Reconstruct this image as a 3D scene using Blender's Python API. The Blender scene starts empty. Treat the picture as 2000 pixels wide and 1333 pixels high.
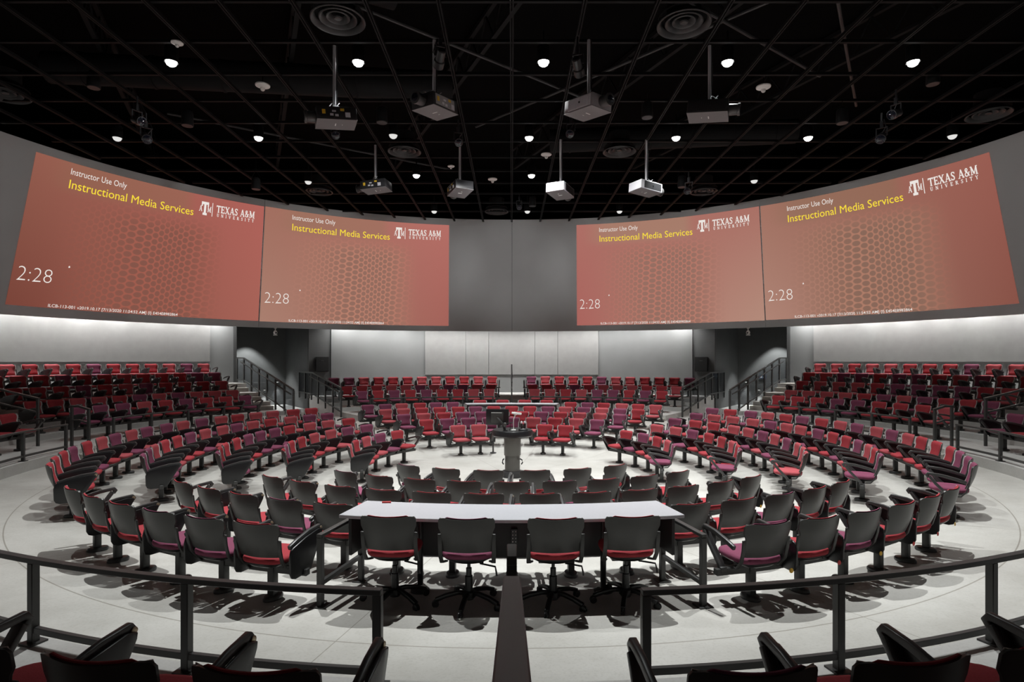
import bpy, bmesh, math, random
from mathutils import Vector, Matrix
random.seed(7)
C = bpy.context.scene.collection
SC = bpy.context.scene
PI = math.pi
def rad(a): return a * PI / 180
EYE_Z, CAM_Y = 2.42, -12.2566

# ------------------------------------------------------------------ camera, world, exposure
cam_data = bpy.data.cameras.new('camera'); cam = bpy.data.objects.new('camera', cam_data); C.objects.link(cam)
cam.location = (0, CAM_Y, EYE_Z); cam.rotation_euler = (rad(90), 0, 0)
cam_data.sensor_width = 36; cam_data.lens = 1140.6 / 2000 * 36
cam_data.shift_y = 39.5 / 2000; cam_data.shift_x = 0.00025
cam_data.clip_start = 0.05; cam_data.clip_end = 200
SC.camera = cam
w = bpy.data.worlds.new('world'); SC.world = w; w.use_nodes = True
w.node_tree.nodes['Background'].inputs[0].default_value = (0.6, 0.62, 0.66, 1)
w.node_tree.nodes['Background'].inputs[1].default_value = 0.0
SC.view_settings.view_transform = 'Standard'; SC.view_settings.look = 'None'
SC.view_settings.exposure = 0.0; SC.view_settings.gamma = 1.0; SC.view_settings.use_curve_mapping = False

# ------------------------------------------------------------------ lights
SPOT_W, SPOT_Z = 1250, 8.22
LIT = []
for Y, xs in ((-4.57, (-6.69, -3.03, .627, 4.29, 7.95)),
              (-.73, (-6.72, -3.03, .627, 4.26, 7.92)), (3.17, (-6.69, .46, 4.34, 7.83)), (6.3, (-3.03, .627, 4.29))):
    for X in xs: LIT.append((X, Y))
def spot(loc, watts, size, blend, radius=.02, aim=(0, 0, -1), col=(.97, 1, .99)):
    l = bpy.data.lights.new('lamp', 'SPOT'); l.energy = watts; l.spot_size = rad(size); l.spot_blend = blend
    l.shadow_soft_size = radius; l.color = col
    o = bpy.data.objects.new('lamp', l); C.objects.link(o); o.location = loc
    o.rotation_euler = Vector(aim).to_track_quat('-Z', 'Y').to_euler()
    return o
for X, Y in LIT: spot((X, Y, SPOT_Z), SPOT_W * ((2.1 if abs(X - .6) < 1 else 1.6) if Y < -4 and abs(X - .6) < 4 else 1.0) * (.40 if abs(X) > 6 else 1.0), 80, .85)
def strip(ang, R, z, length, watts):
    l = bpy.data.lights.new('cove_lamp', 'AREA'); l.shape = 'RECTANGLE'; l.size = length; l.size_y = .06; l.energy = watts
    l.color = (1, .99, .97); l.spread = rad(150)
    o = bpy.data.objects.new('cove_lamp', l); C.objects.link(o)
    o.location = (R * math.sin(rad(ang)), R * math.cos(rad(ang)), z); o.rotation_euler = (0, 0, -rad(ang))
SCREEN_FILL_W = 680
COVE_W = 36
for i in range(13):
    strip(-30.0 + i * 60 / 12, 13.2 + 1.55 * abs(math.sin(rad(-30 + i * 5))) ** 1.5 + .24, 4.15, 1.0, COVE_W * random.uniform(.8, 1.2))
for s in (-1, 1):
    for i in range(14):
        strip(s * (48 + i * 4.2), 15.0, 4.25, .8, COVE_W * .78 * random.uniform(.75, 1.25))
# added fill spots brighten the whole curved screen, in place of projector spill
for i in range(11):
    a = -95 + i * 19; k = 1.0 - .0045 * abs(a)
    spot((1.2 * math.sin(rad(a)), 1.2 * math.cos(rad(a)) + 1.0, 7.0), SCREEN_FILL_W * k, 34, .9, .25, (math.sin(rad(a)), math.cos(rad(a)), -.055), (1, 1, 1))

# ------------------------------------------------------------------ materials
def mat(name, col, rough=.5, metal=0., noise=0., nscale=20., bump=0., spec=.5, emis=None, estr=1.):
    m = bpy.data.materials.new(name); m.use_nodes = True; nt = m.node_tree; b = nt.nodes['Principled BSDF']
    b.inputs['Base Color'].default_value = (*col, 1); b.inputs['Roughness'].default_value = rough
    b.inputs['Metallic'].default_value = metal; b.inputs['Specular IOR Level'].default_value = spec
    if emis: b.inputs['Emission Color'].default_value = (*emis, 1); b.inputs['Emission Strength'].default_value = estr
    if noise or bump:
        tc = nt.nodes.new('ShaderNodeTexCoord'); n = nt.nodes.new('ShaderNodeTexNoise')
        n.inputs['Scale'].default_value = nscale; n.inputs['Detail'].default_value = 5
        nt.links.new(tc.outputs['Object'], n.inputs['Vector'])
        if noise:
            r = nt.nodes.new('ShaderNodeValToRGB')
            r.color_ramp.elements[0].position = .3; r.color_ramp.elements[1].position = .7
            r.color_ramp.elements[0].color = (*[c * (1 - noise) for c in col], 1)
            r.color_ramp.elements[1].color = (*[min(1, c * (1 + noise)) for c in col], 1)
            nt.links.new(n.outputs['Fac'], r.inputs['Fac']); nt.links.new(r.outputs['Color'], b.inputs['Base Color'])
        if bump:
            bp = nt.nodes.new('ShaderNodeBump'); bp.inputs['Strength'].default_value = bump; bp.inputs['Distance'].default_value = .01
            nt.links.new(n.outputs['Fac'], bp.inputs['Height']); nt.links.new(bp.outputs['Normal'], b.inputs['Normal'])
    return m
def emit(name, col, s):
    m = bpy.data.materials.new(name); m.use_nodes = True; nt = m.node_tree; nt.nodes.clear()
    e = nt.nodes.new('ShaderNodeEmission'); o = nt.nodes.new('ShaderNodeOutputMaterial')
    e.inputs[0].default_value = (*col, 1); e.inputs[1].default_value = s; nt.links.new(e.outputs[0], o.inputs[0]); return m
def lin(r, g, b): return tuple((c / 255 / 12.92) if c / 255 <= .04045 else ((c / 255 + .055) / 1.055) ** 2.4 for c in (r, g, b))
CUSH = {'R': mat('crimson_fabric', (.33, .036, .046), .85, noise=.12, nscale=150, bump=.25, spec=.25),
        'C': mat('coral_fabric', (.39, .072, .085), .85, noise=.12, nscale=150, bump=.25, spec=.25),
        'P': mat('plum_fabric', (.20, .05, .095), .85, noise=.12, nscale=150, bump=.25, spec=.25)}
COLNAME = {'R': 'crimson', 'C': 'coral red', 'P': 'plum'}
M_SHELL = mat('shell_plastic', (.04, .04, .038), .36, bump=.05, nscale=300)
M_BLACK = mat('black_plastic', (.012, .012, .013), .33)
M_GLOSS = mat('gloss_black_plastic', (.05, .05, .05), .34)
M_STEEL = mat('dark_steel', (.045, .045, .044), .42, metal=.1)
M_RAIL = mat('rail_paint', (.055, .055, .054), .40, metal=.05)
M_RIM = mat('grey_rim_plastic', (.48, .48, .47), .4)
M_CAP = mat('brass_cap', (.5, .40, .28), .35, metal=.6)
M_YEL = mat('yellow_dot', (.75, .42, .02), .5)
M_REDDOT = mat('red_dot', (.6, .03, .03), .5)
M_TABLE = mat('grey_laminate', (.46, .46, .49), .38, noise=.03, nscale=60)
M_DARK = mat('charcoal_panel', (.03, .03, .031), .5)
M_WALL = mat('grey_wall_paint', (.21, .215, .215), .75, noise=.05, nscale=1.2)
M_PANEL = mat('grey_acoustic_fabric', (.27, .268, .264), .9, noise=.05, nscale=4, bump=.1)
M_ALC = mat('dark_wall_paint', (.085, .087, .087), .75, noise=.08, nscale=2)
M_DRUM = mat('grey_screen_paint', (.485, .50, .50), .8, noise=.03, nscale=1)
M_SEAM = mat('seam_black', (.01, .01, .01), .9)
M_CEIL = mat('black_ceiling_paint', (.003, .003, .003), .9, spec=.05)
M_GRID = mat('black_grid_paint', (.007, .0075, .0078), .6, spec=.15)
M_DUCT = mat('black_duct_paint', (.013, .0135, .014), .7, spec=.15)
M_DIFF = mat('diffuser_paint', (.03, .031, .032), .45)
M_WHITE = mat('white_plastic', (.75, .75, .73), .45)
M_PROJ = mat('projector_grey', (.30, .29, .295), .5)
M_PROJW = mat('projector_light_grey', (.62, .62, .65), .45)
M_LENS = mat('lens_glass', (.01, .012, .02), .05)
M_POLE = mat('galvanised_pole', (.75, .75, .78), .35, metal=.4)
M_COL = mat('lectern_column', (.10, .095, .088), .42, metal=.3)
M_LAMP = emit('lamp_lens', (1, .98, .95), 9)
M_DIM = emit('dim_lamp_lens', (1, .99, .96), .75)
M_LED = emit('stair_light_lens', (1, .97, .92), 4)
M_STAIR = mat('stair_concrete', (.46, .44, .40), .7, noise=.1, nscale=6)
M_BLUE = mat('blue_sign', (.04, .06, .12), .5)
def glass():
    m = bpy.data.materials.new('smoked_glass'); m.use_nodes = True; nt = m.node_tree; nt.nodes.clear()
    o = nt.nodes.new('ShaderNodeOutputMaterial'); mix = nt.nodes.new('ShaderNodeMixShader'); t = nt.nodes.new('ShaderNodeBsdfTransparent')
    g = nt.nodes.new('ShaderNodeBsdfGlossy'); g.inputs['Roughness'].default_value = .05; g.inputs['Color'].default_value = (.7, .7, .7, 1)
    t.inputs[0].default_value = (.72, .73, .74, 1); mix.inputs[0].default_value = .06
    nt.links.new(t.outputs[0], mix.inputs[1]); nt.links.new(g.outputs[0], mix.inputs[2]); nt.links.new(mix.outputs[0], o.inputs[0]); return m
M_GLASS = glass()
def concrete(name, c1, c2, joints=True):
    m = bpy.data.materials.new(name); m.use_nodes = True; nt = m.node_tree; b = nt.nodes['Principled BSDF']; L = nt.links.new
    N = lambda t: nt.nodes.new('ShaderNode' + t)
    g = N('NewGeometry'); n1 = N('TexNoise'); n1.inputs['Scale'].default_value = .9; n1.inputs['Detail'].default_value = 8; n1.inputs['Roughness'].default_value = .65
    n2 = N('TexNoise'); n2.inputs['Scale'].default_value = 45; n2.inputs['Detail'].default_value = 3
    L(g.outputs['Position'], n1.inputs['Vector']); L(g.outputs['Position'], n2.inputs['Vector'])
    r = N('ValToRGB'); r.color_ramp.elements[0].position = .32; r.color_ramp.elements[1].position = .68
    r.color_ramp.elements[0].color = (*c1, 1); r.color_ramp.elements[1].color = (*c2, 1); L(n1.outputs['Fac'], r.inputs['Fac'])
    r2 = N('ValToRGB'); r2.color_ramp.elements[0].position = .3; r2.color_ramp.elements[1].position = .5
    r2.color_ramp.elements[0].color = (.91, .905, .895, 1); r2.color_ramp.elements[1].color = (1, 1, 1, 1); L(n2.outputs['Fac'], r2.inputs['Fac'])
    mx = N('MixRGB'); mx.blend_type = 'MULTIPLY'; mx.inputs[0].default_value = 1; L(r.outputs[0], mx.inputs[1]); L(r2.outputs[0], mx.inputs[2])
    out = mx.outputs[0]
    if joints:
        sx = N('SeparateXYZ'); L(g.outputs['Position'], sx.inputs[0])
        cb = N('CombineXYZ'); L(sx.outputs[0], cb.inputs[0]); L(sx.outputs[1], cb.inputs[1])
        ln = N('VectorMath'); ln.operation = 'LENGTH'; L(cb.outputs[0], ln.inputs[0])
        def math_(op, a, v):
            q = N('Math'); q.operation = op
            L(a, q.inputs[0]); q.inputs[1].default_value = v; return q.outputs[0]
        ring = math_('LESS_THAN', math_('ABSOLUTE', math_('SUBTRACT', ln.outputs['Value'], 8.05), 0), .007)
        at = N('Math'); at.operation = 'ARCTAN2'; L(sx.outputs[0], at.inputs[0]); L(sx.outputs[1], at.inputs[1])
        fr = math_('ABSOLUTE', math_('SUBTRACT', math_('FRACT', math_('ADD', math_('MULTIPLY', at.outputs[0], 6 / PI), .19), 0), .5), 0)
        wid = N('Math'); wid.operation = 'MULTIPLY'; L(fr, wid.inputs[0]); L(ln.outputs['Value'], wid.inputs[1])
        rj = math_('LESS_THAN', wid.outputs[0], .008)
        mxx = N('Math'); mxx.operation = 'MAXIMUM'; L(ring, mxx.inputs[0]); L(rj, mxx.inputs[1])
        dk = N('MixRGB'); dk.blend_type = 'MULTIPLY'; dk.inputs[2].default_value = (.6, .58, .55, 1)
        L(mxx.outputs[0], dk.inputs[0]); L(out, dk.inputs[1]); out = dk.outputs[0]
    L(out, b.inputs['Base Color']); b.inputs['Roughness'].default_value = .5; b.inputs['Specular IOR Level'].default_value = .35
    bp = N('Bump'); bp.inputs['Strength'].default_value = .08; bp.inputs['Distance'].default_value = .005; L(n2.outputs['Fac'], bp.inputs['Height']); L(bp.outputs[0], b.inputs['Normal'])
    return m
M_FLOOR = concrete('polished_concrete', (.43, .415, .385), (.58, .565, .535))
M_TIER = concrete('tier_concrete', (.52, .51, .49), (.66, .65, .63), False)

# ------------------------------------------------------------------ mesh helpers
class MB:
    def __init__(s): s.v = []; s.f = []
    def add(s, vs, fs):
        o = len(s.v); s.v += [tuple(p) for p in vs]; s.f += [tuple(i + o for i in f) for f in fs]; return s
    def box(s, x0, x1, y0, y1, z0, z1):
        return s.add([(x0, y0, z0), (x1, y0, z0), (x1, y1, z0), (x0, y1, z0), (x0, y0, z1), (x1, y0, z1), (x1, y1, z1), (x0, y1, z1)],
                     [(0, 3, 2, 1), (4, 5, 6, 7), (0, 1, 5, 4), (1, 2, 6, 5), (2, 3, 7, 6), (3, 0, 4, 7)])
    def bar(s, p, q, w, h, up=(0, 0, 1), w2=None, h2=None):
        p, q = Vector(p), Vector(q); d = (q - p).normalized(); sd = d.cross(Vector(up))
        if sd.length < 1e-4: sd = d.cross(Vector((0, 1, 0)))
        sd.normalize(); u = sd.cross(d).normalized(); w2 = w2 or w; h2 = h2 or h; vs = []
        for o, a, b in ((p, w, h), (q, w2, h2)):
            for i, j in ((-1, -1), (1, -1), (1, 1), (-1, 1)): vs.append(o + sd * (i * a / 2) + u * (j * b / 2))
        return s.add(vs, [(0, 1, 2, 3), (7, 6, 5, 4), (0, 4, 5, 1), (1, 5, 6, 2), (2, 6, 7, 3), (3, 7, 4, 0)])
    def path(s, pts, w, h, up=(0, 0, 1)):        # square tube along a path, mitred
        pts = [Vector(p) for p in pts]; n = len(pts); vs = []
        for i, p in enumerate(pts):
            a = (p - pts[i - 1]).normalized() if i else (pts[1] - p).normalized()
            b = (pts[i + 1] - p).normalized() if i < n - 1 else a
            d = (a + b).normalized(); k = 1 / max(.35, d.dot(a))
            sd = d.cross(Vector(up))
            if sd.length < 1e-3: sd = Vector((1, 0, 0))
            sd.normalize(); u = sd.cross(d).normalized()
            for i2, j in ((-1, -1), (1, -1), (1, 1), (-1, 1)): vs.append(p + sd * (i2 * w / 2) + u * (j * h / 2 * k))
        fs = [(0, 1, 2, 3), tuple(4 * (n - 1) + t for t in (3, 2, 1, 0))]
        for i in range(n - 1):
            for t in range(4): fs.append((4 * i + t, 4 * i + 4 + t, 4 * i + 4 + (t + 1) % 4, 4 * i + (t + 1) % 4))
        return s.add(vs, fs)
    def tube(s, pts, r, n=10, r2=None):
        pts = [Vector(p) for p in pts]; m = len(pts); vs = []; up = Vector((0, 0, 1))
        for i, p in enumerate(pts):
            d = (pts[min(i + 1, m - 1)] - pts[max(i - 1, 0)]).normalized()
            sd = d.cross(up)
            if sd.length < 1e-3: sd = d.cross(Vector((0, 1, 0)))
            sd.normalize(); u = sd.cross(d); rr = r if r2 is None else r + (r2 - r) * i / (m - 1)
            for k in range(n): a = 2 * PI * k / n; vs.append(p + sd * (rr * math.cos(a)) + u * (rr * math.sin(a)))
        fs = [tuple(range(n)), tuple((m - 1) * n + k for k in range(n - 1, -1, -1))]
        for i in range(m - 1):
            for k in range(n): fs.append((i * n + k, (i + 1) * n + k, (i + 1) * n + (k + 1) % n, i * n + (k + 1) % n))
        return s.add(vs, fs)
    def lathe(s, prof, n=24, c=(0, 0, 0), sx=1., sy=1., close=True):
        m = len(prof); vs = []
        for r, z in prof:
            for k in range(n): a = 2 * PI * k / n; vs.append((c[0] + r * sx * math.cos(a), c[1] + r * sy * math.sin(a), c[2] + z))
        fs = []
        for i in range(m - 1):
            for k in range(n): fs.append((i * n + k, i * n + (k + 1) % n, (i + 1) * n + (k + 1) % n, (i + 1) * n + k))
        if close: fs += [tuple(range(n - 1, -1, -1)), tuple((m - 1) * n + k for k in range(n))]
        return s.add(vs, fs)
    def loft(s, secs, p=3.2, n=24):              # secs: (cx, cy, z, hx, hy) superellipse sections
        vs = []; m = len(secs)
        for cx, cy, z, hx, hy in secs:
            for k in range(n):
                a = 2 * PI * k / n; ca, sa = math.cos(a), math.sin(a)
                vs.append((cx + hx * math.copysign(abs(ca) ** (2 / p), ca), cy + hy * math.copysign(abs(sa) ** (2 / p), sa), z))
        fs = [tuple(range(n - 1, -1, -1)), tuple((m - 1) * n + k for k in range(n))]
        for i in range(m - 1):
            for k in range(n): fs.append((i * n + k, i * n + (k + 1) % n, (i + 1) * n + (k + 1) % n, (i + 1) * n + k))
        return s.add(vs, fs)
    def prism(s, pts, fn, t0, t1):               # outline pts (a,b); fn(a,b,t) -> xyz
        n = len(pts); vs = [fn(a, b, t0) for a, b in pts] + [fn(a, b, t1) for a, b in pts]
        return s.add(vs, [tuple(range(n - 1, -1, -1)), tuple(range(n, 2 * n))] + [(k, (k + 1) % n, n + (k + 1) % n, n + k) for k in range(n)])
    def arc(s, R0, R1, z0, z1, a0, a1, n=None):  # annular sector, degrees from far centre
        full = abs(a1 - a0) >= 359.9
        n = n or max(2, int(abs(a1 - a0) / 2.5) + 1); vs = []
        for i in range(n + (0 if full else 1)):
            a = rad(a0 + (a1 - a0) * i / n); sn, cs = math.sin(a), math.cos(a)
            for R, z in ((R0, z0), (R1, z0), (R1, z1), (R0, z1)): vs.append((R * sn, R * cs, z))
        fs = []; m = n if full else n + 1
        for i in range(n):
            j = (i + 1) % m
            for t in range(4): fs.append((4 * i + t, 4 * j + t, 4 * j + (t + 1) % 4, 4 * i + (t + 1) % 4))
        if not full: fs += [(0, 1, 2, 3), tuple(4 * n + t for t in (3, 2, 1, 0))]
        return s.add(vs, fs)
    def slab(s, nx, ny, front, back):            # closed slab between two grids fn(u,v)
        vs = []; fs = []; W = nx + 1
        for fn in (front, back):
            for j in range(ny + 1):
                for i in range(nx + 1): vs.append(fn(i / nx, j / ny))
        o = W * (ny + 1)
        for j in range(ny):
            for i in range(nx):
                a = j * W + i; fs.append((a, a + 1, a + W + 1, a + W)); fs.append((o + a, o + a + W, o + a + W + 1, o + a + 1))
        for i in range(nx):
            fs.append((i, o + i, o + i + 1, i + 1)); a = ny * W + i; fs.append((a, a + 1, o + a + 1, o + a))
        for j in range(ny):
            a = j * W; fs.append((a, a + W, o + a + W, o + a)); a = j * W + nx; fs.append((a, o + a, o + a + W, a + W))
        return s.add(vs, fs)
    def mesh(s, name, bevel=0., smooth=True, seg=2, sharp=40):
        me = bpy.data.meshes.new(name); me.from_pydata(s.v, [], s.f)
        bm = bmesh.new(); bm.from_mesh(me); bmesh.ops.recalc_face_normals(bm, faces=bm.faces)
        if bevel:
            es = [e for e in bm.edges if len(e.link_faces) == 2 and e.calc_face_angle() > rad(28)]
            bmesh.ops.bevel(bm, geom=es, offset=bevel, segments=seg, affect='EDGES', profile=.5)
        bm.to_mesh(me); bm.free()
        if smooth:
            me.shade_smooth(); me.set_sharp_from_angle(angle=rad(sharp))
        return me
    def build(s, name, m, parent=None, bevel=0., smooth=True, seg=2, sharp=40):
        return put(name, s.mesh(name, bevel, smooth, seg, sharp), m, parent)
def put(name, me, m, parent=None, loc=None, rz=0):
    if m is not None and not me.materials: me.materials.append(m)
    o = bpy.data.objects.new(name, me); C.objects.link(o)
    if m is not None and me.materials[0] is not m:
        o.material_slots[0].link = 'OBJECT'; o.material_slots[0].material = m
    if parent: o.parent = parent
    if loc: o.location = loc
    if rz: o.rotation_euler.z = rz
    return o
def tag(o, label, cat, group=None, kind=None):
    if label: o['label'] = label
    if cat: o['category'] = cat
    if group: o['group'] = group
    if kind: o['kind'] = kind
    return o
def thing(name, label, cat, loc=(0, 0, 0), rz=0, group=None):
    o = bpy.data.objects.new(name, None); C.objects.link(o); o.location = loc; o.rotation_euler.z = rz; o.empty_display_size = .1
    return tag(o, label, cat, group)
def struct(name, mb, m, **k):
    o = mb.build(name, m, **k); o['kind'] = 'structure'; return o
def P(a, R, z): return (R * math.sin(rad(a)), R * math.cos(rad(a)), z)
def zf(r): return .0736 * max(0., r - 3.3)       # the floor: flat in the middle, gently raked outwards

# ------------------------------------------------------------------ the shell
fm = MB(); RS = [.0] + [.6 * i for i in range(1, 6)] + [3.3 + .475 * i for i in range(13)]
NA = 144
vs = [(0, 0, 0)] + [(r * math.sin(2 * PI * k / NA), r * math.cos(2 * PI * k / NA), zf(r)) for r in RS[1:] for k in range(NA)]
fs = [(0, 1 + (k + 1) % NA, 1 + k) for k in range(NA)]
for i in range(len(RS) - 2):
    for k in range(NA): a = 1 + i * NA; fs.append((a + k, a + (k + 1) % NA, a + NA + (k + 1) % NA, a + NA + k))
fm.add(vs, fs); fl = struct('floor', fm, M_FLOOR, smooth=True)
TIERS = [(8.95, 10.85, .60), (10.85, 12.0, .725), (12.0, 13.05, 1.0), (13.05, 14.2, 1.273), (14.2, 15.35, 1.58)]
A_SIDE, A_FAR = 45.4, 35.2
for i, (r0, r1, z) in enumerate(TIERS):
    struct('floor_tier', MB().arc(r0, r1 + (.02 if i < 4 else .2), -.1, z, A_SIDE, 360 - A_SIDE), M_TIER, smooth=False)
    if i < 3: struct('floor_tier', MB().arc(r0, r1 + (.02 if i < 2 else 1.7), -.1, z, -A_FAR, A_FAR), M_TIER, smooth=False)
for s in (-1, 1):
    struct('floor_passage', MB().arc(8.95, 18.3, .1, .425, s * A_FAR, s * A_SIDE), M_TIER, smooth=False)
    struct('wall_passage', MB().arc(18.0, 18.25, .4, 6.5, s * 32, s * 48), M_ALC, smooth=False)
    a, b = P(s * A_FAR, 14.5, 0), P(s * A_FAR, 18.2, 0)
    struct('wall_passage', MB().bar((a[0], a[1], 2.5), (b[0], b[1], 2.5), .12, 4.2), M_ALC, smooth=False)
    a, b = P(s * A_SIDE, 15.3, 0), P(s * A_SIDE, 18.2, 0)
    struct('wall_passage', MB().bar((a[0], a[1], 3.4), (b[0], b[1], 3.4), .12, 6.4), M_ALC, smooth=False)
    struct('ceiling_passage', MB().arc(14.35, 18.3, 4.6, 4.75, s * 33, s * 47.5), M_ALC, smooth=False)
struct('wall_back', MB().arc(14.35, 14.6, .9, 6.5, -31.8, 31.8), M_WALL)
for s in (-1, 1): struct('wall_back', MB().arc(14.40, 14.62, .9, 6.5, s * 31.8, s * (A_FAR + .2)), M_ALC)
struct('wall_side', MB().arc(15.35, 15.6, 1.2, 6.5, A_SIDE - .1, 360 - A_SIDE + .1), M_WALL)
struct('ceiling', MB().arc(.01, 19.5, 10.6, 10.8, 0, 360, 96), M_CEIL, smooth=False)
struct('wall_upper', MB().arc(19.2, 19.4, 4, 10.6, 0, 360, 96), M_CEIL, smooth=False)
struct('ceiling_cove', MB().arc(14.6, 19.3, 6.4, 6.55, 0, 360, 96), M_CEIL, smooth=False)
# the screen drum
ZB, ZT = 3.727, 8.498
def rb(t): return 13.2 + 1.55 * abs(math.sin(t)) ** 1.5
def rt(t): return 12.8 + 1.10 * abs(math.sin(t)) ** 1.5
def drum(t, v, off=0.):
    r = rb(t) * (1 - v) + rt(t) * v - off
    return (r * math.sin(t), r * math.cos(t), ZB + (ZT - ZB) * v)
def drum_slab(a0, a1, off0, off1, v0=0., v1=1., n=None):
    a0, a1 = rad(a0), rad(a1); n = n or max(2, int(abs(a1 - a0) / rad(1.5)))
    return MB().slab(n, 4, lambda u, v: drum(a0 + (a1 - a0) * u, v0 + (v1 - v0) * v, off0), lambda u, v: drum(a0 + (a1 - a0) * u, v0 + (v1 - v0) * v, off1))
G = .028
SEAMS = [-180, -130, -87, -43.7, 0.05, 43.8, 87, 130, 180]
for a0, a1 in zip(SEAMS, SEAMS[1:]): struct('wall_screen', drum_slab(a0 + G, a1 - G, 0, -.10), M_DRUM, sharp=30)
struct('wall_screen_backing', drum_slab(-180, 179.99, -.11, -.14, .004, .996), M_SEAM, sharp=30)
# acoustic panels
def panel(a0, a1, R, z0, z1, label):
    tag(MB().arc(R - .05, R, z0, z1, a0, a1).build('acoustic_panel', M_PANEL, bevel=.008, seg=1), label, 'wall panel', 'acoustic panels under the screen')
pa = [-15.7, -8.35, -4.2, 4.2, 8.35, 15.7]
for i, nm in enumerate(('leftmost', 'second from left', 'middle', 'second from right', 'rightmost')):
    panel(pa[i] + .02, pa[i + 1] - .02, 14.345, 1.81, 4.0, f'grey fabric panel on the far wall below the screen, {nm} of five')
panel(-112, -48.9, 15.345, 2.40, 4.1, 'long pale grey curved panel above the left raised seats')
panel(48.9, 112, 15.345, 2.40, 4.1, 'long pale grey curved panel above the right raised seats')

# ------------------------------------------------------------------ chair meshes (facing +y, post near the origin)
def hw(z):      # half width of the back shell by height: narrow waist, wider square shoulders
    if z < .60: return .208 + (z - .40) / .20 * .006
    if z < .66: t = (z - .60) / .06; return .214 + .024 * t * t * (3 - 2 * t)
    return .238 - max(0, z - .715) ** 2 * 9
def backy(x, z, c=.055): return -.178 - .31 * (z - .40) - .016 * math.sin(PI * min(1, max(0, (z - .40) / .345))) + c * (x / .22) ** 2
def back_shell_fn(off, edge):
    def fn(u, v):
        e = (2 * u - 1); z = .438 + .309 * v; x = e * hw(z)
        z2 = z - .010 * (1 - e * e) * v - (.012 * (max(0, abs(e) - .86) / .14) ** 2 if v > .9 else 0)
        return (x, backy(x, z) - off, z2)
    return fn
def cushion_fn(front):
    def fn(u, v):
        e = (2 * u - 1); z = .455 + .300 * v; x = e * (hw(z) - .030)
        z2 = z - .009 * (1 - e * e) * v - (.018 * max(0, abs(e) - .86) / .14) * max(0, v - .85) / .15
        t = .034 * (1 - abs(e) ** 8 * .75) * (1 - abs(2 * v - 1) ** 10 * .7) if front else .001
        return (x, backy(x, z) + t, z2)
    return fn
def arm_xform(s): return lambda a, b, t: (s * t, a, b)
def make_meshes():
    M = {}
    M['back_shell'] = MB().slab(12, 10, back_shell_fn(0, 0), back_shell_fn(.013, 0)).mesh('back_shell', sharp=60)
    M['backrest'] = MB().slab(12, 10, cushion_fn(True), cushion_fn(False)).mesh('backrest', sharp=70)
    def rim(off):
        def fn(u, v):
            e = 2 * u - 1; z = .455 + .290 * v; x = e * (hw(z) - .006)
            return (x, backy(x, z) + off, z - .010 * (1 - e * e) * v - .004)
        return fn
    M['back_rim'] = MB().slab(12, 8, rim(.0055), rim(.0005)).mesh('back_rim', sharp=60)
    M['seat'] = MB().loft([(0, .015, .372, .205, .20), (0, .018, .380, .222, .218), (0, .02, .402, .228, .224), (0, .02, .420, .222, .218), (0, .018, .430, .19, .185), (0, .01, .426, .10, .10)], 3.4).mesh('seat', sharp=75)
    M['seat_pan'] = MB().loft([(0, 0, .322, .10, .13), (0, .0, .335, .15, .16), (0, .01, .366, .208, .205), (0, .015, .376, .215, .212)], 3.2).box(-.13, .13, -.035, .06, .296, .33).mesh('seat_pan')
    for s, nm in ((-1, 'bracket_left'), (1, 'bracket_right')):
        M[nm] = MB().path([(s * .19, -.04, .318), (s * .222, -.11, .330), (s * .226, -.165, .40), (s * .226, -.192, .50), (s * .228, -.205, .60)], .016, .034, (1, 0, 0)).mesh(nm, bevel=.005)
    M['post'] = MB().box(-.032, .032, -.04, .03, .02, .30).mesh('post', bevel=.006)
    M['foot'] = MB().lathe([(.5, 0), (.52, .008), (.52, .026), (.46, .04), (.25, .047)], 24, (0, 0, 0), .135, .205).mesh('foot')
    def armset(s):
        m = MB(); X = s * .295
        m.path([(X, -.005, .285), (X, .03, .345), (X, .16, .48), (X, .232, .578)], .034, .062, (1, 0, 0))
        m.path([(X, .238, .560), (X, .262, .590), (X, .245, .612), (X, .10, .598), (X, -.06, .562), (X, -.165, .528)], .04, .032, (1, 0, 0))
        m.box(X - .03, X + .03, -.03, .03, .268, .32)
        return m.mesh('tablet_arm', bevel=.007, seg=2)
    M['arm_right'] = armset(1); M['arm_left'] = armset(-1)
    out = [(.255, .590), (.20, .603), (.02, .578), (-.155, .532), (-.185, .515), (-.20, .46), (-.195, .315), (-.175, .275), (-.13, .258), (.04, .262), (.085, .285), (.18, .44), (.25, .56)]
    M['tablet'] = MB().prism(out, arm_xform(1), .318, .338).mesh('tablet', bevel=.006)
    M['pivot_cap'] = MB().lathe([(.0175, 0), (.0175, .004), (.012, .006), (.004, .006)], 16).mesh('pivot_cap')
    for v in M['pivot_cap'].vertices: v.co = Vector((.316 + v.co.z, .252 + v.co.x, .594 + v.co.y))
    M['dot'] = MB().lathe([(.021, 0), (.021, .004), (.015, .005)], 16).mesh('dot')
    for v in M['dot'].vertices: v.co = Vector((.26 + v.co.x, -.203 - v.co.z, .295 + v.co.y))
    return M
CM = make_meshes()
CHAIR_PARTS = [('seat_pan', 'seat_pan', M_BLACK), ('back_shell', 'back_shell', M_SHELL), ('back_bracket', 'bracket_left', M_STEEL), ('back_bracket', 'bracket_right', M_STEEL),
               ('tablet_arm', 'arm_right', M_GLOSS), ('tablet', 'tablet', M_BLACK), ('post', 'post', M_STEEL), ('foot', 'foot', M_GLOSS)]
def chair_frame(th, R, z): a = rad(th); return (R * math.sin(a), R * math.cos(a), z), PI - a
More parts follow.
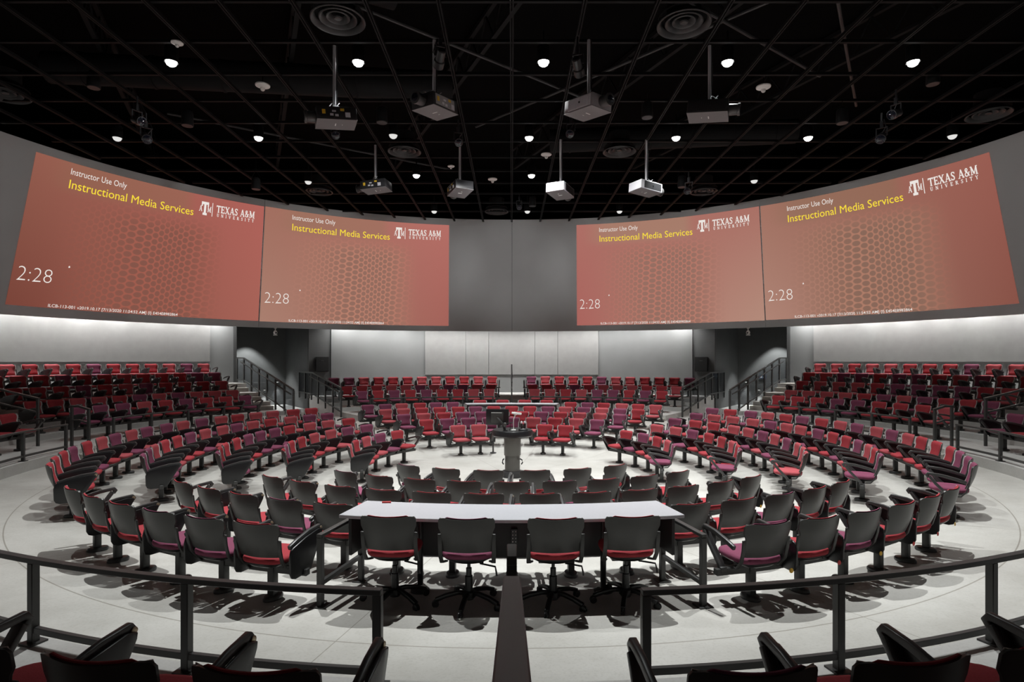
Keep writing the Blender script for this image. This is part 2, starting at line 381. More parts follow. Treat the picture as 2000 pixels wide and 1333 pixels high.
def make_chair(ch):
    loc, rz = chair_frame(ch['th'], ch['R'], ch['z'])
    t = thing('tablet_chair', ch['label'], 'chair', loc, rz, ch['group'])
    put('seat', CM['seat'], CUSH[ch['col']], t); put('backrest', CM['backrest'], CUSH[ch['col']], t); put('back_rim', CM['back_rim'], M_RIM, t)
    for nm, k, m in CHAIR_PARTS:
        o = put(nm, CM[k], m, t)
        if nm == 'tablet_arm' and ch['D'] < 8: put('pivot_cap', CM['pivot_cap'], M_CAP, o)
    if ch.get('left_arm'): put('armrest', CM['arm_left'], M_GLOSS, t)
    if ch.get('dot'): put('dot', CM['dot'], {'Y': M_YEL, 'R': M_REDDOT}[ch['dot']], t)
    return t

# ------------------------------------------------------------------ where the chairs stand
ORD = ['', 'first', 'second', 'third', 'fourth', 'fifth', 'sixth', 'seventh', 'eighth', 'ninth', 'tenth', 'eleventh', 'twelfth', 'thirteenth', 'fourteenth', 'fifteenth', 'sixteenth', 'seventeenth', 'eighteenth']
RB = {0: 3.35, 1: 4.51, 2: 5.56, 3: 6.6066, 4: 7.6626}
ROWN = ['first', 'second', 'third', 'fourth', 'fifth']
CH = []; BEAMS = []
rnd = random.Random(11)
def rcol(): return rnd.choice('RRRCCCPP')
def row(block, rown, group, angs, Rback, z, cols, fmt, beam_label):
    """angs in labelling order"""
    R = Rback - .30
    key = (lambda a: a % 360) if block == 'near' else (lambda a: a)
    segs = []; o = sorted(angs, key=key); cur = [o[0]]
    for a in o[1:]:
        if (key(a) - key(cur[-1])) * PI / 180 * R > 1.0: segs.append(cur); cur = [a]
        else: cur.append(a)
    segs.append(cur); ends = [sg[-1] for sg in segs]      # the end on the sitter's left
    for i, a in enumerate(angs):
        c = cols[i] if cols and i < len(cols) else rcol()
        x, y = R * math.sin(rad(a)), R * math.cos(rad(a))
        CH.append(dict(th=a, R=R, z=z, col=c, D=y - CAM_Y, x=x, group=group, label=fmt(COLNAME[c], i + 1), left_arm=a in ends, row=(block, rown)))
    h = .36 / R * 180 / PI
    for sg in segs:
        side = '' if len(segs) == 1 else (', left part' if math.sin(rad(sg[0])) < 0 else ', right part')
        BEAMS.append((R, z, key(sg[0]) - h, key(sg[-1]) + h, beam_label + side))
def lin_angs(a0, st, n): return [a0 + st * i for i in range(n)]
LEFT = {4: [-125.8, -121.1, -116.7, -112.8, -107.8, -103.2, -99.3, -94.9, -90.9, -85.9, -81.8, -77.2, -72.5, -68.5, -64.1, -60.0, -55.0, -50.6],
        3: [-119.0, -113.4, -109.2, -103.9, -98.7, -93.6, -88.4, -82.7, -78.3, -73.4, -68.2, -62.4, -57.0, -52.0],
        2: [-116.5, -110.9, -105.0, -97.5, -91.0, -85.3, -79.2, -73.5, -66.0, -59.6, -52.6],
        1: [-111.6, -105.0, -97.5, -89.2, -80.9, -72.1, -64.1, -55.8],
        0: [-100.3, -89.5, -78.8, -68.0, -57.2]}
COLL = {4: 'RRRPRCPCPPCPCRCCRR', 3: 'PPCRRPCCPCRCPP', 2: 'PRRRPPPRCCR', 1: 'RPRRCCPP', 0: 'CRCPR'}
COLR = {4: 'PPPRRRCPCPCRPRCPRP', 3: 'PRCPRRPCCPCCCP', 2: 'CCCPCPCCRRP', 1: 'PRCRRPCC', 0: 'PCRPR'}
for r in range(5):
    z = zf(RB[r] - .3)
    for s, cols, nm in ((1, COLL, 'left'), (-1, COLR, 'right')):
        row(nm, r, f'tablet chairs in the {nm} floor block', [s * a for a in LEFT[r]], RB[r], z, cols[r],
            lambda c, i, r=r, nm=nm: f'{c} chair {ORD[i]} from near end, {ROWN[r]} row out from lectern, {nm} floor block', f'steel seat beam, {ROWN[r]} row out from lectern, {nm} floor block')
def sym(half, mid=None): return half + ([mid] if mid is not None else []) + [-a for a in reversed(half)]
NEAR = {4: sym([-141.0, -145.5, -149.9, -154.4, -158.9, -163.2]), 3: sym([-142.3, -147.6, -153.0, -158.3, -163.7, -169.1, -174.5], 180),
        2: sym([-144.3, -150.7, -157.3, -163.7, -170.1, -176.6]), 1: sym([-146.6, -155.0, -163.4, -171.6], 180), 0: sym([-149.1, -161.6, -173.7])}
NCOL = {4: 'RRRPPRPRPRRR', 3: 'RRRPRRRPRRRRPRR', 2: 'RRRCRRRRCRRR', 1: 'PRRRRPRCR', 0: 'PCRRCR'}
FAR = {4: sym([-36.6, -32.2, -28.1, -23.5, -19.4, -15.1]), 3: sym([-35.6, -30.5, -25.4, -20.3, -15.1, -10.2, -5.1], 0),
       2: sym([-34.5, -28.1, -21.6, -15.5, -9.4, -3.1]), 1: sym([-31.9, -24.0, -16.0, -8.0], 0), 0: sym([-25.4, -15.5])}
FCOL = {4: 'PPCRPPRPRCRC', 3: 'CCRRRPRRRPCPCPR', 2: 'PCRPPPRPRCCP', 1: 'RPPPPCRCP', 0: 'CCRR'}
for r in range(5):
    z = zf(RB[r] - .3)
    na = [a if a < 0 else a for a in NEAR[r]]
    row('near', r, 'tablet chairs in the near floor block', na, RB[r], z, NCOL[r],
        lambda c, i, r=r: f'{c} chair seen from behind, {ORD[i]} from left, {ROWN[r]} row out from lectern, near block', f'steel seat beam, {ROWN[r]} row out from lectern, near floor block')
    row('far', r, 'tablet chairs in the far floor block', FAR[r], RB[r], z, FCOL[r],
        lambda c, i, r=r: f'{c} chair facing camera, {ORD[i]} from left, {ROWN[r]} row out from lectern, far block', f'steel seat beam, {ROWN[r]} row out from lectern, far floor block')
TR = {1: (10.3, .60, -82.3, 3.485, 9), 2: (11.45, .725, -82.5, 2.922, 11), 3: (12.5, 1.0, -80.3, 2.777, 11), 4: (13.6, 1.273, -78.5, 2.475, 12), 5: (14.75, 1.58, -76.3, 2.32, 12)}
for t, (R, z, a0, st, n) in TR.items():
    for s, nm in ((1, 'left'), (-1, 'right')):
        row('tier ' + nm, t, f'seats on the {nm} raised tiers', [s * a for a in lin_angs(a0, st, n)], R, z, None,
            lambda c, i, t=t, nm=nm: f'{c} seat {ORD[i]} from near end, {ROWN[t - 1]} raised row, {nm} side tiers', f'steel seat beam, {ROWN[t - 1]} raised row, {nm} side tiers')
TF = {1: (10.3, .60, -31.78, 3.361, 9), 2: (11.45, .725, -32.78, 2.851, 11), 3: (13.5, 1.0, -32.4, 2.61, 12)}
for t, (R, z, a0, st, n) in TF.items():
    row('tier far', t, 'seats on the far raised tiers', sym(lin_angs(a0, st, n)), R, z, None,
        lambda c, i, t=t: f'{c} seat {i} from left, {ROWN[t - 1]} raised row, far tiers', f'steel seat beam, {ROWN[t - 1]} raised row, far tiers')
for s, nm in ((1, 'left'), (-1, 'right')):
    row('tier near ' + nm, 1, 'seats on the near raised tier', [s * a for a in (-92.3, -95.8)], 10.3, .60, 'RR' if s > 0 else 'PR',
        lambda c, i, nm=nm: f'{c} raised seat at {nm} picture edge beyond the aisle, ' + ('beside aisle' if i == 1 else 'further from aisle'), f'steel seat beam of the raised seats at {nm} picture edge')
    row('tier front ' + nm, 1, 'seats on the near raised tier', [s * a for a in ((-174.9, -171.45, -168.0) if s > 0 else (-175.2, -171.75, -168.3))], 10.3, .60, 'RRR' if s > 0 else 'PRR',
        lambda c, i, nm=nm: f'large dark seat back with {c} cushion at bottom {nm} foreground, {ORD[i]} from centre aisle', f'steel seat beam of the {nm} foreground seats')
NR = [c for c in CH if c['row'][0] == 'near' and c['x'] > .5]
for i, c in enumerate(NR): c['dot'] = 'YRRYR'[i % 5] if i % 2 == 0 or c['row'][1] == 4 else None
CH.sort(key=lambda c: c['D'])
vis = [c for c in CH]
for c in vis[:300]: make_chair(c)
# the smallest seats, high up and far away, as one object
rest = vis[300:]
sv, sf, smi = [], [], []
smats = [CUSH['R'], CUSH['C'], CUSH['P'], M_BLACK, M_SHELL, M_STEEL, M_GLOSS, M_RIM]
for c in rest:
    loc, rz = chair_frame(c['th'], c['R'], c['z']); mt = Matrix.Translation(loc) @ Matrix.Rotation(rz, 4, 'Z')
    items = [('seat', 'RCP'.index(c['col'])), ('backrest', 'RCP'.index(c['col'])), ('seat_pan', 3), ('back_shell', 4), ('bracket_left', 5), ('bracket_right', 5), ('arm_right', 6), ('tablet', 3), ('post', 5), ('foot', 6), ('back_rim', 7)]
    if c['left_arm']: items.append(('arm_left', 6))
    for k, mi in items:
        o = len(sv); me = CM[k]
        sv += [tuple(mt @ v.co) for v in me.vertices]
        for p in me.polygons: sf.append(tuple(i + o for i in p.vertices)); smi.append(mi)
me = bpy.data.meshes.new('distant_seating'); me.from_pydata(sv, [], sf)
for m in smats: me.materials.append(m)
me.polygons.foreach_set('material_index', smi); me.shade_smooth(); me.set_sharp_from_angle(angle=rad(60))
so = bpy.data.objects.new('distant_seating', me); C.objects.link(so)
tag(so, 'small dark red seats in the highest and farthest raised rows below the wall', 'seating', None, 'stuff')
for R, z, a0, a1, nm in BEAMS:
    if nm.startswith('steel'):
        tag(MB().arc(R - .03, R + .03, z + .245, z + .305, a0, a1).build('seat_beam', M_STEEL, bevel=.006, seg=1), nm, 'seat beam', 'seat beams')

# ------------------------------------------------------------------ swivel chairs and the two curved tables
SWM = {}
for k in ('seat', 'backrest', 'back_rim', 'back_shell', 'seat_pan', 'bracket_left', 'bracket_right'): SWM[k] = CM[k]
SWM['column'] = MB().lathe([(.045, .06), (.045, .10), (.034, .11), (.034, .26), (.025, .265), (.025, .33), (.015, .335), (.015, .40)], 18).mesh('gas_column')
SWM['lever'] = MB().tube([(.10, -.05, .385), (.235, -.10, .375), (.245, -.11, .33), (.248, -.112, .30)], .008, 8).mesh('lever')
leg = MB()
leg.path([(0, .03, .115), (0, .10, .118), (0, .20, .098), (0, .29, .065)], .04, .035); SWM['base_leg'] = leg.mesh('base_leg', bevel=.008)
SWM['hub'] = MB().lathe([(.05, .07), (.06, .08), (.06, .125), (.045, .135)], 20).mesh('hub')
cw = MB()
for dx in (-.018, .006):
    n0 = len(cw.v); cw.lathe([(.028, 0), (.031, .003), (.031, .010), (.028, .012)], 16)
    for i in range(n0, len(cw.v)): x, y, z = cw.v[i]; cw.v[i] = (dx + z, .29 + x, .031 + y)
cw.box(-.006, .006, .275, .30, .03, .07); SWM['caster'] = cw.mesh('caster')
UP = .085
def swivel(th, R, z, rz_off, col, label):
    loc, rz = chair_frame(th, R, z); t = thing('swivel_chair', label, 'swivel chair', loc, rz + rad(rz_off), 'swivel chairs at the curved tables')
    for nm, k, m in (('seat', 'seat', CUSH[col]), ('backrest', 'backrest', CUSH[col]), ('back_rim', 'back_rim', M_RIM), ('back_shell', 'back_shell', M_SHELL), ('seat_pan', 'seat_pan', M_BLACK), ('back_bracket', 'bracket_left', M_STEEL), ('back_bracket', 'bracket_right', M_STEEL)):
        o = put(nm, SWM[k], m, t); o.location.z = UP
    put('gas_column', SWM['column'], M_BLACK, t); put('lever', SWM['lever'], M_BLACK, t)
    hub = put('base', SWM['hub'], M_BLACK, t)
    spin = rnd.uniform(-.4, .4) + rad(36)
    for i in range(5):
        l = put('base_leg', SWM['base_leg'], M_BLACK, hub); l.rotation_euler.z = spin + i * 2 * PI / 5
        c = put('caster', SWM['caster'], M_BLACK, hub); c.rotation_euler.z = spin + i * 2 * PI / 5
for i, (a, ro) in enumerate(((-171.7, 5), (-177.0, 2), (177.1, -1), (171.9, -4))):
    swivel(a, 7.16, zf(7.16), ro, 'RPRR'[i], f'black backed swivel chair at the near curved table, {("leftmost", "second from left", "third from left", "rightmost")[i]} of four')
for i, a in enumerate((-8.3, -2.4, 3.4, 9.1)):
    swivel(a, 7.16, zf(7.16) - .0, 0, 'RRRR'[i], f'red swivel chair behind the far curved table, {("leftmost", "second from left", "third from left", "rightmost")[i]} of four')
def table(a, label):
    t = thing('curved_table', label, 'table', P(a, 6.9, zf(6.9)), 0, 'curved tables')
    o = Vector(P(a, 6.9, zf(6.9)))
    def pt(name, mb, m, **k):
        mb.v = [tuple(Vector(v) - o) for v in mb.v]; return mb.build(name, m, t, **k)
    pt('tabletop', MB().arc(6.63, 7.18, 1.010, 1.040, a - 12.5, a + 12.5, 24), M_TABLE, bevel=.004, seg=1)
    pt('modesty_panel', MB().arc(6.70, 6.72, .56, 1.005, a - 11.6, a + 11.6, 24), M_DARK)
    pt('front_panel', MB().arc(6.672, 6.699, .54, 1.009, a - 11.9, a + 11.9, 24), M_TABLE, bevel=.003, seg=1)
    for s in (-1, 1):
        pt('end_panel', MB().arc(6.70, 7.12, .66, 1.009, a + s * 11.75, a + s * 12.0, 2), M_DARK, bevel=.004, seg=1)
        b = P(a + s * 7.2, 6.84, 0)
        l = pt('leg', MB().lathe([(.028, zf(6.84) + .03), (.028, 1.009)], 16, (b[0], b[1], 0)), M_BLACK)
        f = MB().lathe([(.09, 0), (.09, .02), (.05, .035)], 20, (b[0], b[1], zf(6.84))); f.v = [tuple(Vector(v) - o) for v in f.v]; f.build('foot', M_GLOSS, l)
    oa = a - .2 if abs(a) > 90 else a + .2
    q = P(oa, 6.745, 0); ob = MB().box(q[0] - .032, q[0] + .032, q[1] - .02, q[1] + .02, .70, .84); out = pt('power_outlet', ob, M_BLACK, bevel=.004, seg=1)
    sk = MB()
    yy = q[1] + (.021 if q[1] > 0 else -.021)
    for ix in (-1, 1):
        for iz in range(4): sk.box(q[0] + ix * .014 - .004, q[0] + ix * .014 + .004, yy - .001, yy + .001, .716 + iz * .032, .724 + iz * .032)
    sk.v = [tuple(Vector(v) - o) for v in sk.v]; sk.build('sockets', M_WHITE, out)
table(180, 'long curved table with pale grey top in the near foreground'); table(0, 'long curved pale grey table at the far side of the floor')
pm = P(-169.45, 6.69, 1.0405)
mk = thing('marker_pen', 'small red marker lying on the near table top, left end', 'pen', pm, rad(5))
MB().tube([(-.035, 0, .008), (.03, 0, .008)], .008, 10).build('barrel', M_REDDOT, mk); MB().tube([(.03, 0, .008), (.05, 0, .008)], .009, 10).build('pen_cap', M_REDDOT, mk)
for s, nm in ((-1, 'left'), (1, 'right')):
    a = s * 167.1; t = thing('table_guard_rail', f'short dark rail with two posts at the {nm} end of the near table', 'railing', P(a, 7.0, zf(7.0)), 0, 'guard rails')
    o = Vector(P(a, 7.0, zf(7.0)))
    def pt(name, mb, **k): mb.v = [tuple(Vector(v) - o) for v in mb.v]; return mb.build(name, M_RAIL, t, **k)
    pt('top_rail', MB().bar(P(a, 7.425, .915), P(a, 6.62, .915), .05, .03), bevel=.004, seg=1)
    pt('lower_rail', MB().bar(P(a, 7.38, .50), P(a, 6.68, .50), .04, .04), bevel=.004, seg=1)
    for R in (7.4, 6.66):
        b = P(a, R, 0); q = pt('post', MB().bar((b[0], b[1], zf(R) + .01), (b[0], b[1], .90), .05, .05, (-b[0], -b[1], 0)), bevel=.004, seg=1)
        f = MB().bar((b[0], b[1], zf(R)), (b[0], b[1], zf(R) + .014), .13, .13, (-b[0], -b[1], 0)); f.v = [tuple(Vector(v) - o) for v in f.v]; f.build('base_plate', M_RAIL, q)

# ------------------------------------------------------------------ guard rails along the first tier
def guard(label, a0, a1, posts, lower=True, R=9.03, z0=.60, zt=1.15):
    am = (a0 + a1) / 2; o = Vector(P(am, R, z0)); t = thing('guard_rail', label, 'railing', o, 0, 'guard rails')
    def pt(name, mb, par=None, **k): mb.v = [tuple(Vector(v) - o) for v in mb.v]; return mb.build(name, M_RAIL, par or t, **k)
    pt('top_rail', MB().arc(R - .026, R + .026, zt - .032, zt, a0, a1, max(4, int(abs(a1 - a0) / 1.2))), bevel=.004, seg=1)
    if lower: pt('lower_rail', MB().arc(R - .018, R + .018, z0 + .07, z0 + .11, a0, a1, max(4, int(abs(a1 - a0) / 1.2))), bevel=.004, seg=1)
    for a in posts:
        b = P(a, R, 0); q = pt('post', MB().bar((b[0], b[1], z0), (b[0], b[1], zt - .03), .05, .05, (b[0], b[1], 0)), bevel=.004, seg=1)
        pt('base_plate', MB().bar((b[0], b[1], z0 - .001), (b[0], b[1], z0 + .012), .11, .11, (b[0], b[1], 0)), q)
guard('dark steel guard rail across the lower left foreground', -175.4, -140, [-175.25, -167.8, -160.0, -152.3, -144.6])
guard('dark steel guard rail across the lower right foreground', 140, 175.4, [175.25, 167.7, 159.9, 152.3, 144.6])
guard('low guard rail reaching the left picture edge, near side of the side aisle', -125, -92.6, [-92.8, -100.5, -108.2, -116, -123.7])
guard('low guard rail reaching the right picture edge, near side of the side aisle', 92.6, 125, [92.8, 100.5, 108.2, 116, 123.7])
guard('long low guard rail in front of the left raised seats', -84.3, -56.1, [-84.15, -77.1, -70.1, -63.1, -56.25])
guard('long low guard rail in front of the right raised seats', 56.1, 84.3, [84.15, 77.1, 70.1, 63.1, 56.25])
guard('thin guard rail before the far raised seats, left half', -32.4, -4.2, [-32.25, -25.3, -18.3, -11.3, -4.35])
guard('thin guard rail before the far raised seats, right half', 4.2, 32.4, [32.25, 25.3, 18.3, 11.3, 4.35])
def aisle(a, where, top, R1):
    # short inner rail, long outer rail and the steps of one aisle
    b = P(a, 9.2, 0); t = thing('aisle_handrail', f'short square handrail at the foot of the {where} aisle steps', 'railing', (b[0], b[1], .6), 0, 'aisle handrails')
    o = Vector((b[0], b[1], .6))
    def pt(t, name, mb, **k): mb.v = [tuple(Vector(v) - o) for v in mb.v]; return mb.build(name, M_RAIL, t, **k)
    pt(t, 'top_rail', MB().path([P(a, 9.01, 1.38), P(a, 9.25, 1.455), P(a, 9.44, 1.455)], .05, .045), bevel=.004, seg=1)
    pt(t, 'lower_rail', MB().path([P(a, 9.06, 1.10), P(a, 9.25, 1.16), P(a, 9.40, 1.16)], .035, .035), bevel=.004, seg=1)
    for R, zt in ((9.04, 1.385), (9.41, 1.44)):
        c = P(a, R, 0); pt(t, 'post', MB().bar((c[0], c[1], .60), (c[0], c[1], zt), .05, .05, (c[0], c[1], 0)), bevel=.004, seg=1)
    t2 = thing('aisle_handrail', f'long sloping handrail climbing the {where} aisle', 'railing', P(a, 10.15, .6), 0, 'aisle handrails'); o = Vector(P(a, 10.15, .6))
    zr = lambda R: 1.64 + (R - 10.15) * .235
    pt(t2, 'top_rail', MB().path([P(a, 10.12, zr(10.12) - .02), P(a, R1, zr(R1) - .02)], .062, .04), bevel=.004, seg=1)
    pt(t2, 'lower_rail', MB().path([P(a, 10.15, zr(10.15) - .32), P(a, R1, zr(R1) - .32)], .035, .035), bevel=.004, seg=1)
    tz = lambda R: [z for r0, r1, z in TIERS if R >= r0][-1]
    for R in (10.15, 12.3, R1 - .05):
        if abs(a) > 170 and R > 11: continue
        c = P(a, R, 0); pt(t2, 'post', MB().bar((c[0], c[1], tz(R)), (c[0], c[1], zr(R) - .03), .05, .05, (c[0], c[1], 0)), bevel=.004, seg=1)
aisle(180, 'near centre', 1, 11.75); aisle(-88.6, 'left side', 1, 14.6); aisle(88.6, 'right side', 1, 14.6); aisle(0, 'far centre', 1, 12.9)
def steps(a, half, where, n, sub=1):
    t = thing('aisle_steps', f'pale concrete steps of the {where}', 'steps', P(a, 9, 0), 0, 'concrete steps'); o = Vector(P(a, 9, 0))
    for i in range(n):
        r0 = TIERS[i][0]; zlo = TIERS[i - 1][2] if i else zf(8.95); zhi = TIERS[i][2]
        if zhi - zlo < .15 or (a == 180 and i == 0): continue
        mb = MB().arc(r0 - .32, r0 + .005, zlo - .05, (zlo + zhi) / 2, a - half, a + half, 4); mb.v = [tuple(Vector(v) - o) for v in mb.v]
        mb.build('step', M_STAIR, t, bevel=.006, seg=1, smooth=False)
steps(180, 3.0, 'near centre aisle', 3); steps(-88.6, 3.4, 'left side aisle', 5); steps(88.6, 3.4, 'right side aisle', 5); steps(0, 2.6, 'far centre aisle', 3)
steps(-48.0, 2.5, 'left tier end stair', 5); steps(48.0, 2.5, 'right tier end stair', 5)
steps(-34.2, .9, 'far tier left end', 3); steps(34.2, .9, 'far tier right end', 3)

# ------------------------------------------------------------------ glazed stair guards beside the two passages
def stair_guard(a, pts, np, label):
    # pts: (R, z of the rail); glass below it
    t = thing('glass_guard', label, 'railing', P(a, pts[0][0], .6), 0, 'glazed stair guards'); o = Vector(P(a, pts[0][0], .6))
    def pt(name, mb, m, par=None, **k): mb.v = [tuple(Vector(v) - o) for v in mb.v]; return mb.build(name, m, par or t, **k)
    pt('top_rail', MB().path([P(a, R, z) for R, z in pts], .05, .05), M_RAIL, bevel=.004, seg=1)
    pt('lower_rail', MB().path([P(a, R, z - .85) for R, z in pts], .04, .04), M_RAIL, bevel=.004, seg=1)
    Rr = [p[0] for p in pts]
    def zt(R):
        for (r0, z0), (r1, z1) in zip(pts, pts[1:]):
            if min(r0, r1) - 1e-6 <= R <= max(r0, r1) + 1e-6: return z0 + (z1 - z0) * (R - r0) / (r1 - r0)
    Rs = [pts[0][0] + (pts[-1][0] - pts[0][0]) * i / (np - 1) for i in range(np)]
    for R in Rs:
        c = P(a, R, 0); pt('post', MB().bar((c[0], c[1], .42 if R < 10.6 else zt(R) - 1.1), (c[0], c[1], zt(R) - .02), .05, .07, (c[0], c[1], 0)), M_RAIL, bevel=.004, seg=1)
    for r0, r1 in zip(Rs, Rs[1:]):
        d = .05 * (1 if r1 > r0 else -1); r0 += d; r1 -= d; sg = rad(a); nx, ny = math.cos(sg) * .006, -math.sin(sg) * .006
        v = [P(a, r0, zt(r0) - .82), P(a, r1, zt(r1) - .82), P(a, r1, zt(r1) - .04), P(a, r0, zt(r0) - .04)]
        mb = MB().add([(x + nx, y + ny, z) for x, y, z in v] + [(x - nx, y - ny, z) for x, y, z in v], [(0, 1, 2, 3), (7, 6, 5, 4), (0, 4, 5, 1), (1, 5, 6, 2), (2, 6, 7, 3), (3, 7, 4, 0)])
        pt('glass_pane', mb, M_GLASS)
    h = pt('handrail', MB().path([P(a + .5 * (1 if a < 0 else -1) * (-1), R, z - .14) for R, z in pts[-2:]], .035, .035), M_RAIL, bevel=.004, seg=1)
for s, nm in ((-1, 'left'), (1, 'right')):
    stair_guard(s * 45.2, [(15.25, 2.55), (14.55, 2.54), (10.25, 1.46)], 8, f'glazed stair guard along the {nm} raised seats, by the passage')
    stair_guard(s * 35.6, [(15.6, 1.97), (13.7, 1.96), (10.4, 1.47)], 7, f'glazed stair guard between the {nm} passage and the far raised seats')
    # wall box, sign and small stair lights in the passage
    c = P(s * 33.3, 14.34, 2.30)
    t = thing('wall_speaker', f'black boxed loudspeaker on the wall of the {nm} passage', 'speaker', c, -rad(s * 33.3), 'passage loudspeakers')
    MB().box(-.27, .27, -.05, .05, -.30, .30).build('cabinet', M_BLACK, t, bevel=.01)
    MB().box(-.25, .25, -.058, -.051, -.28, .28).build('grille', M_SEAM, t)
    MB().box(-.06, .06, -.062, -.056, .12, .16).build('badge', M_STEEL, t)
    for k, (an, z) in enumerate(((36.6, 1.5), (38.4, 1.15), (41.0, 1.3), (43.2, 1.5), (44.6, 1.75))):
        q = P(s * an, 17.93, z)
        l = thing('step_light', f'tiny recessed light washing the {nm} passage wall, {ORD[k + 1]} from the far seats', 'light', q, -rad(s * an), 'passage step lights')
        MB().box(-.05, .05, 0, .05, -.03, .03).build('housing', M_STEEL, l); MB().box(-.035, .035, -.02, .03, -.04, -.03).build('light_lens', M_LED, l)
        q = P(s * an, 17.86, z - .06); spot(q, 75, 58, .6, .02)
    q = P(s * 40.9, 17.2, 4.05); spot(q, 650, 78, .35, .03)
    # LED dots below the sloping handrail wash the stair side
    for k in range(4):
        R = 14.2 - k * 1.0; z = 2.50 - (14.55 - R) * .251 - .3; spot(P(s * 45.0, R, z), 26, 70, .6, .02, aim=(-s * .1, 0, -1))
sg = thing('wall_sign', 'small dark blue sign on the right passage wall', 'sign', P(38.9, 17.95, 1.72), -rad(38.9))
MB().box(-.14, .14, -.02, .02, -.09, .09).build('plate', M_BLUE, sg, bevel=.004, seg=1); MB().box(-.10, -.02, -.024, -.019, -.04, .04).build('symbol', M_WHITE, sg); MB().box(.02, .10, -.024, -.019, -.03, .0).build('lettering', M_WHITE, sg)

# ------------------------------------------------------------------ projected slides
DUMMY = bpy.data.objects.new('text_tmp', None)
def slide_mat(name, tl, tr, bl, br):
    m = bpy.data.materials.new(name); m.use_nodes = True; nt = m.node_tree; nt.nodes.clear(); L = nt.links.new
    def N(t, **k):
        n = nt.nodes.new('ShaderNode' + t)
        for a, b in k.items(): setattr(n, a, b)
        return n
    def M(op, a, b=None, c=None):
        n = N('Math', operation=op)
        for i, x in enumerate((a, b, c)):
            if x is None: continue
            if isinstance(x, (int, float)): n.inputs[i].default_value = x
            else: L(x, n.inputs[i])
        return n.outputs[0]
    def mix(f, a, b):
        n = N('MixRGB')
        for i, x in enumerate((f, a, b)):
            if isinstance(x, (int, float)): n.inputs[i].default_value = x
            elif isinstance(x, tuple): n.inputs[i].default_value = (*x, 1)
            else: L(x, n.inputs[i])
        return n.outputs[0]
    def sstep(x, a, b):
        n = N('MapRange', interpolation_type='SMOOTHSTEP'); L(x, n.inputs[0]); n.inputs[1].default_value = a; n.inputs[2].default_value = b
        n.inputs[3].default_value = 0; n.inputs[4].default_value = 1; return n.outputs[0]
    uv = N('UVMap'); sx = N('SeparateXYZ'); L(uv.outputs[0], sx.inputs[0]); u, wv = sx.outputs[0], sx.outputs[1]
    base = mix(wv, mix(u, lin(*tl), lin(*tr)), mix(u, lin(*bl), lin(*br)))
    # tan band behind the title
    band = M('MULTIPLY', M('MULTIPLY', M('SUBTRACT', 1, sstep(wv, .13, .24)), sstep(u, .02, .2)), M('SUBTRACT', 1, sstep(u, .6, .68)))
    tan_ = tuple((a + b) / 2 for a, b in zip(lin(*tl), lin(*br))); base = mix(M('MULTIPLY', band, .45), base, (tan_[0] * .82, tan_[1] * 1.22, tan_[2] * 1.0))
    # honeycomb: cells in columns of changing width
    x = M('ADD', M('ADD', M('MULTIPLY', u, 38), M('MULTIPLY', M('SINE', M('MULTIPLY', M('SUBTRACT', u, .425), 2 * PI / .29)), -.55)), M('MULTIPLY', wv, 1.1))
    y = M('MULTIPLY', M('ADD', wv, M('MULTIPLY', u, -.02)), 1.155 / .0495)
    def cell(ox, oy):
        dx = M('MULTIPLY', M('SUBTRACT', M('FRACT', M('ADD', M('DIVIDE', M('ADD', x, ox), 2.0), .5)), .5), 2.0)
        dy = M('MULTIPLY', M('SUBTRACT', M('FRACT', M('ADD', M('DIVIDE', M('ADD', y, oy), 1.155), .5)), .5), 1.155)
        return M('SQRT', M('ADD', M('MULTIPLY', dx, dx), M('MULTIPLY', dy, dy)))
    d = M('MINIMUM', cell(0, 0), cell(1.0, .577))
    hole = M('SUBTRACT', 1, sstep(d, .40, .56))
    fade = M('MULTIPLY', M('MULTIPLY', sstep(u, .08, .46), M('SUBTRACT', 1, sstep(u, .62, .84))), sstep(wv, .15, .36))
    net = mix(M('MULTIPLY', fade, .6), base, tuple(c * 1.25 for c in ((lin(*tr)[0] + lin(*bl)[0]) / 2, (lin(*tr)[1] + lin(*bl)[1]) / 2 * 1.05, (lin(*tr)[2] + lin(*bl)[2]) / 2 * .9)))
    av = tuple((a + b + c + e) / 4 for a, b, c, e in zip(lin(*tl), lin(*tr), lin(*bl), lin(*br)))
    col = mix(M('MULTIPLY', M('MULTIPLY', hole, fade), .85), net, (av[0] * .66, av[1] * .86, av[2] * .84))
    e = N('Emission'); o = N('OutputMaterial'); L(col, e.inputs[0]); e.inputs[1].default_value = 1; L(e.outputs[0], o.inputs[0]); return m
M_TXT_W = emit('slide_white', lin(235, 228, 222), 1); M_TXT_Y = emit('slide_yellow', lin(250, 222, 60), 1)
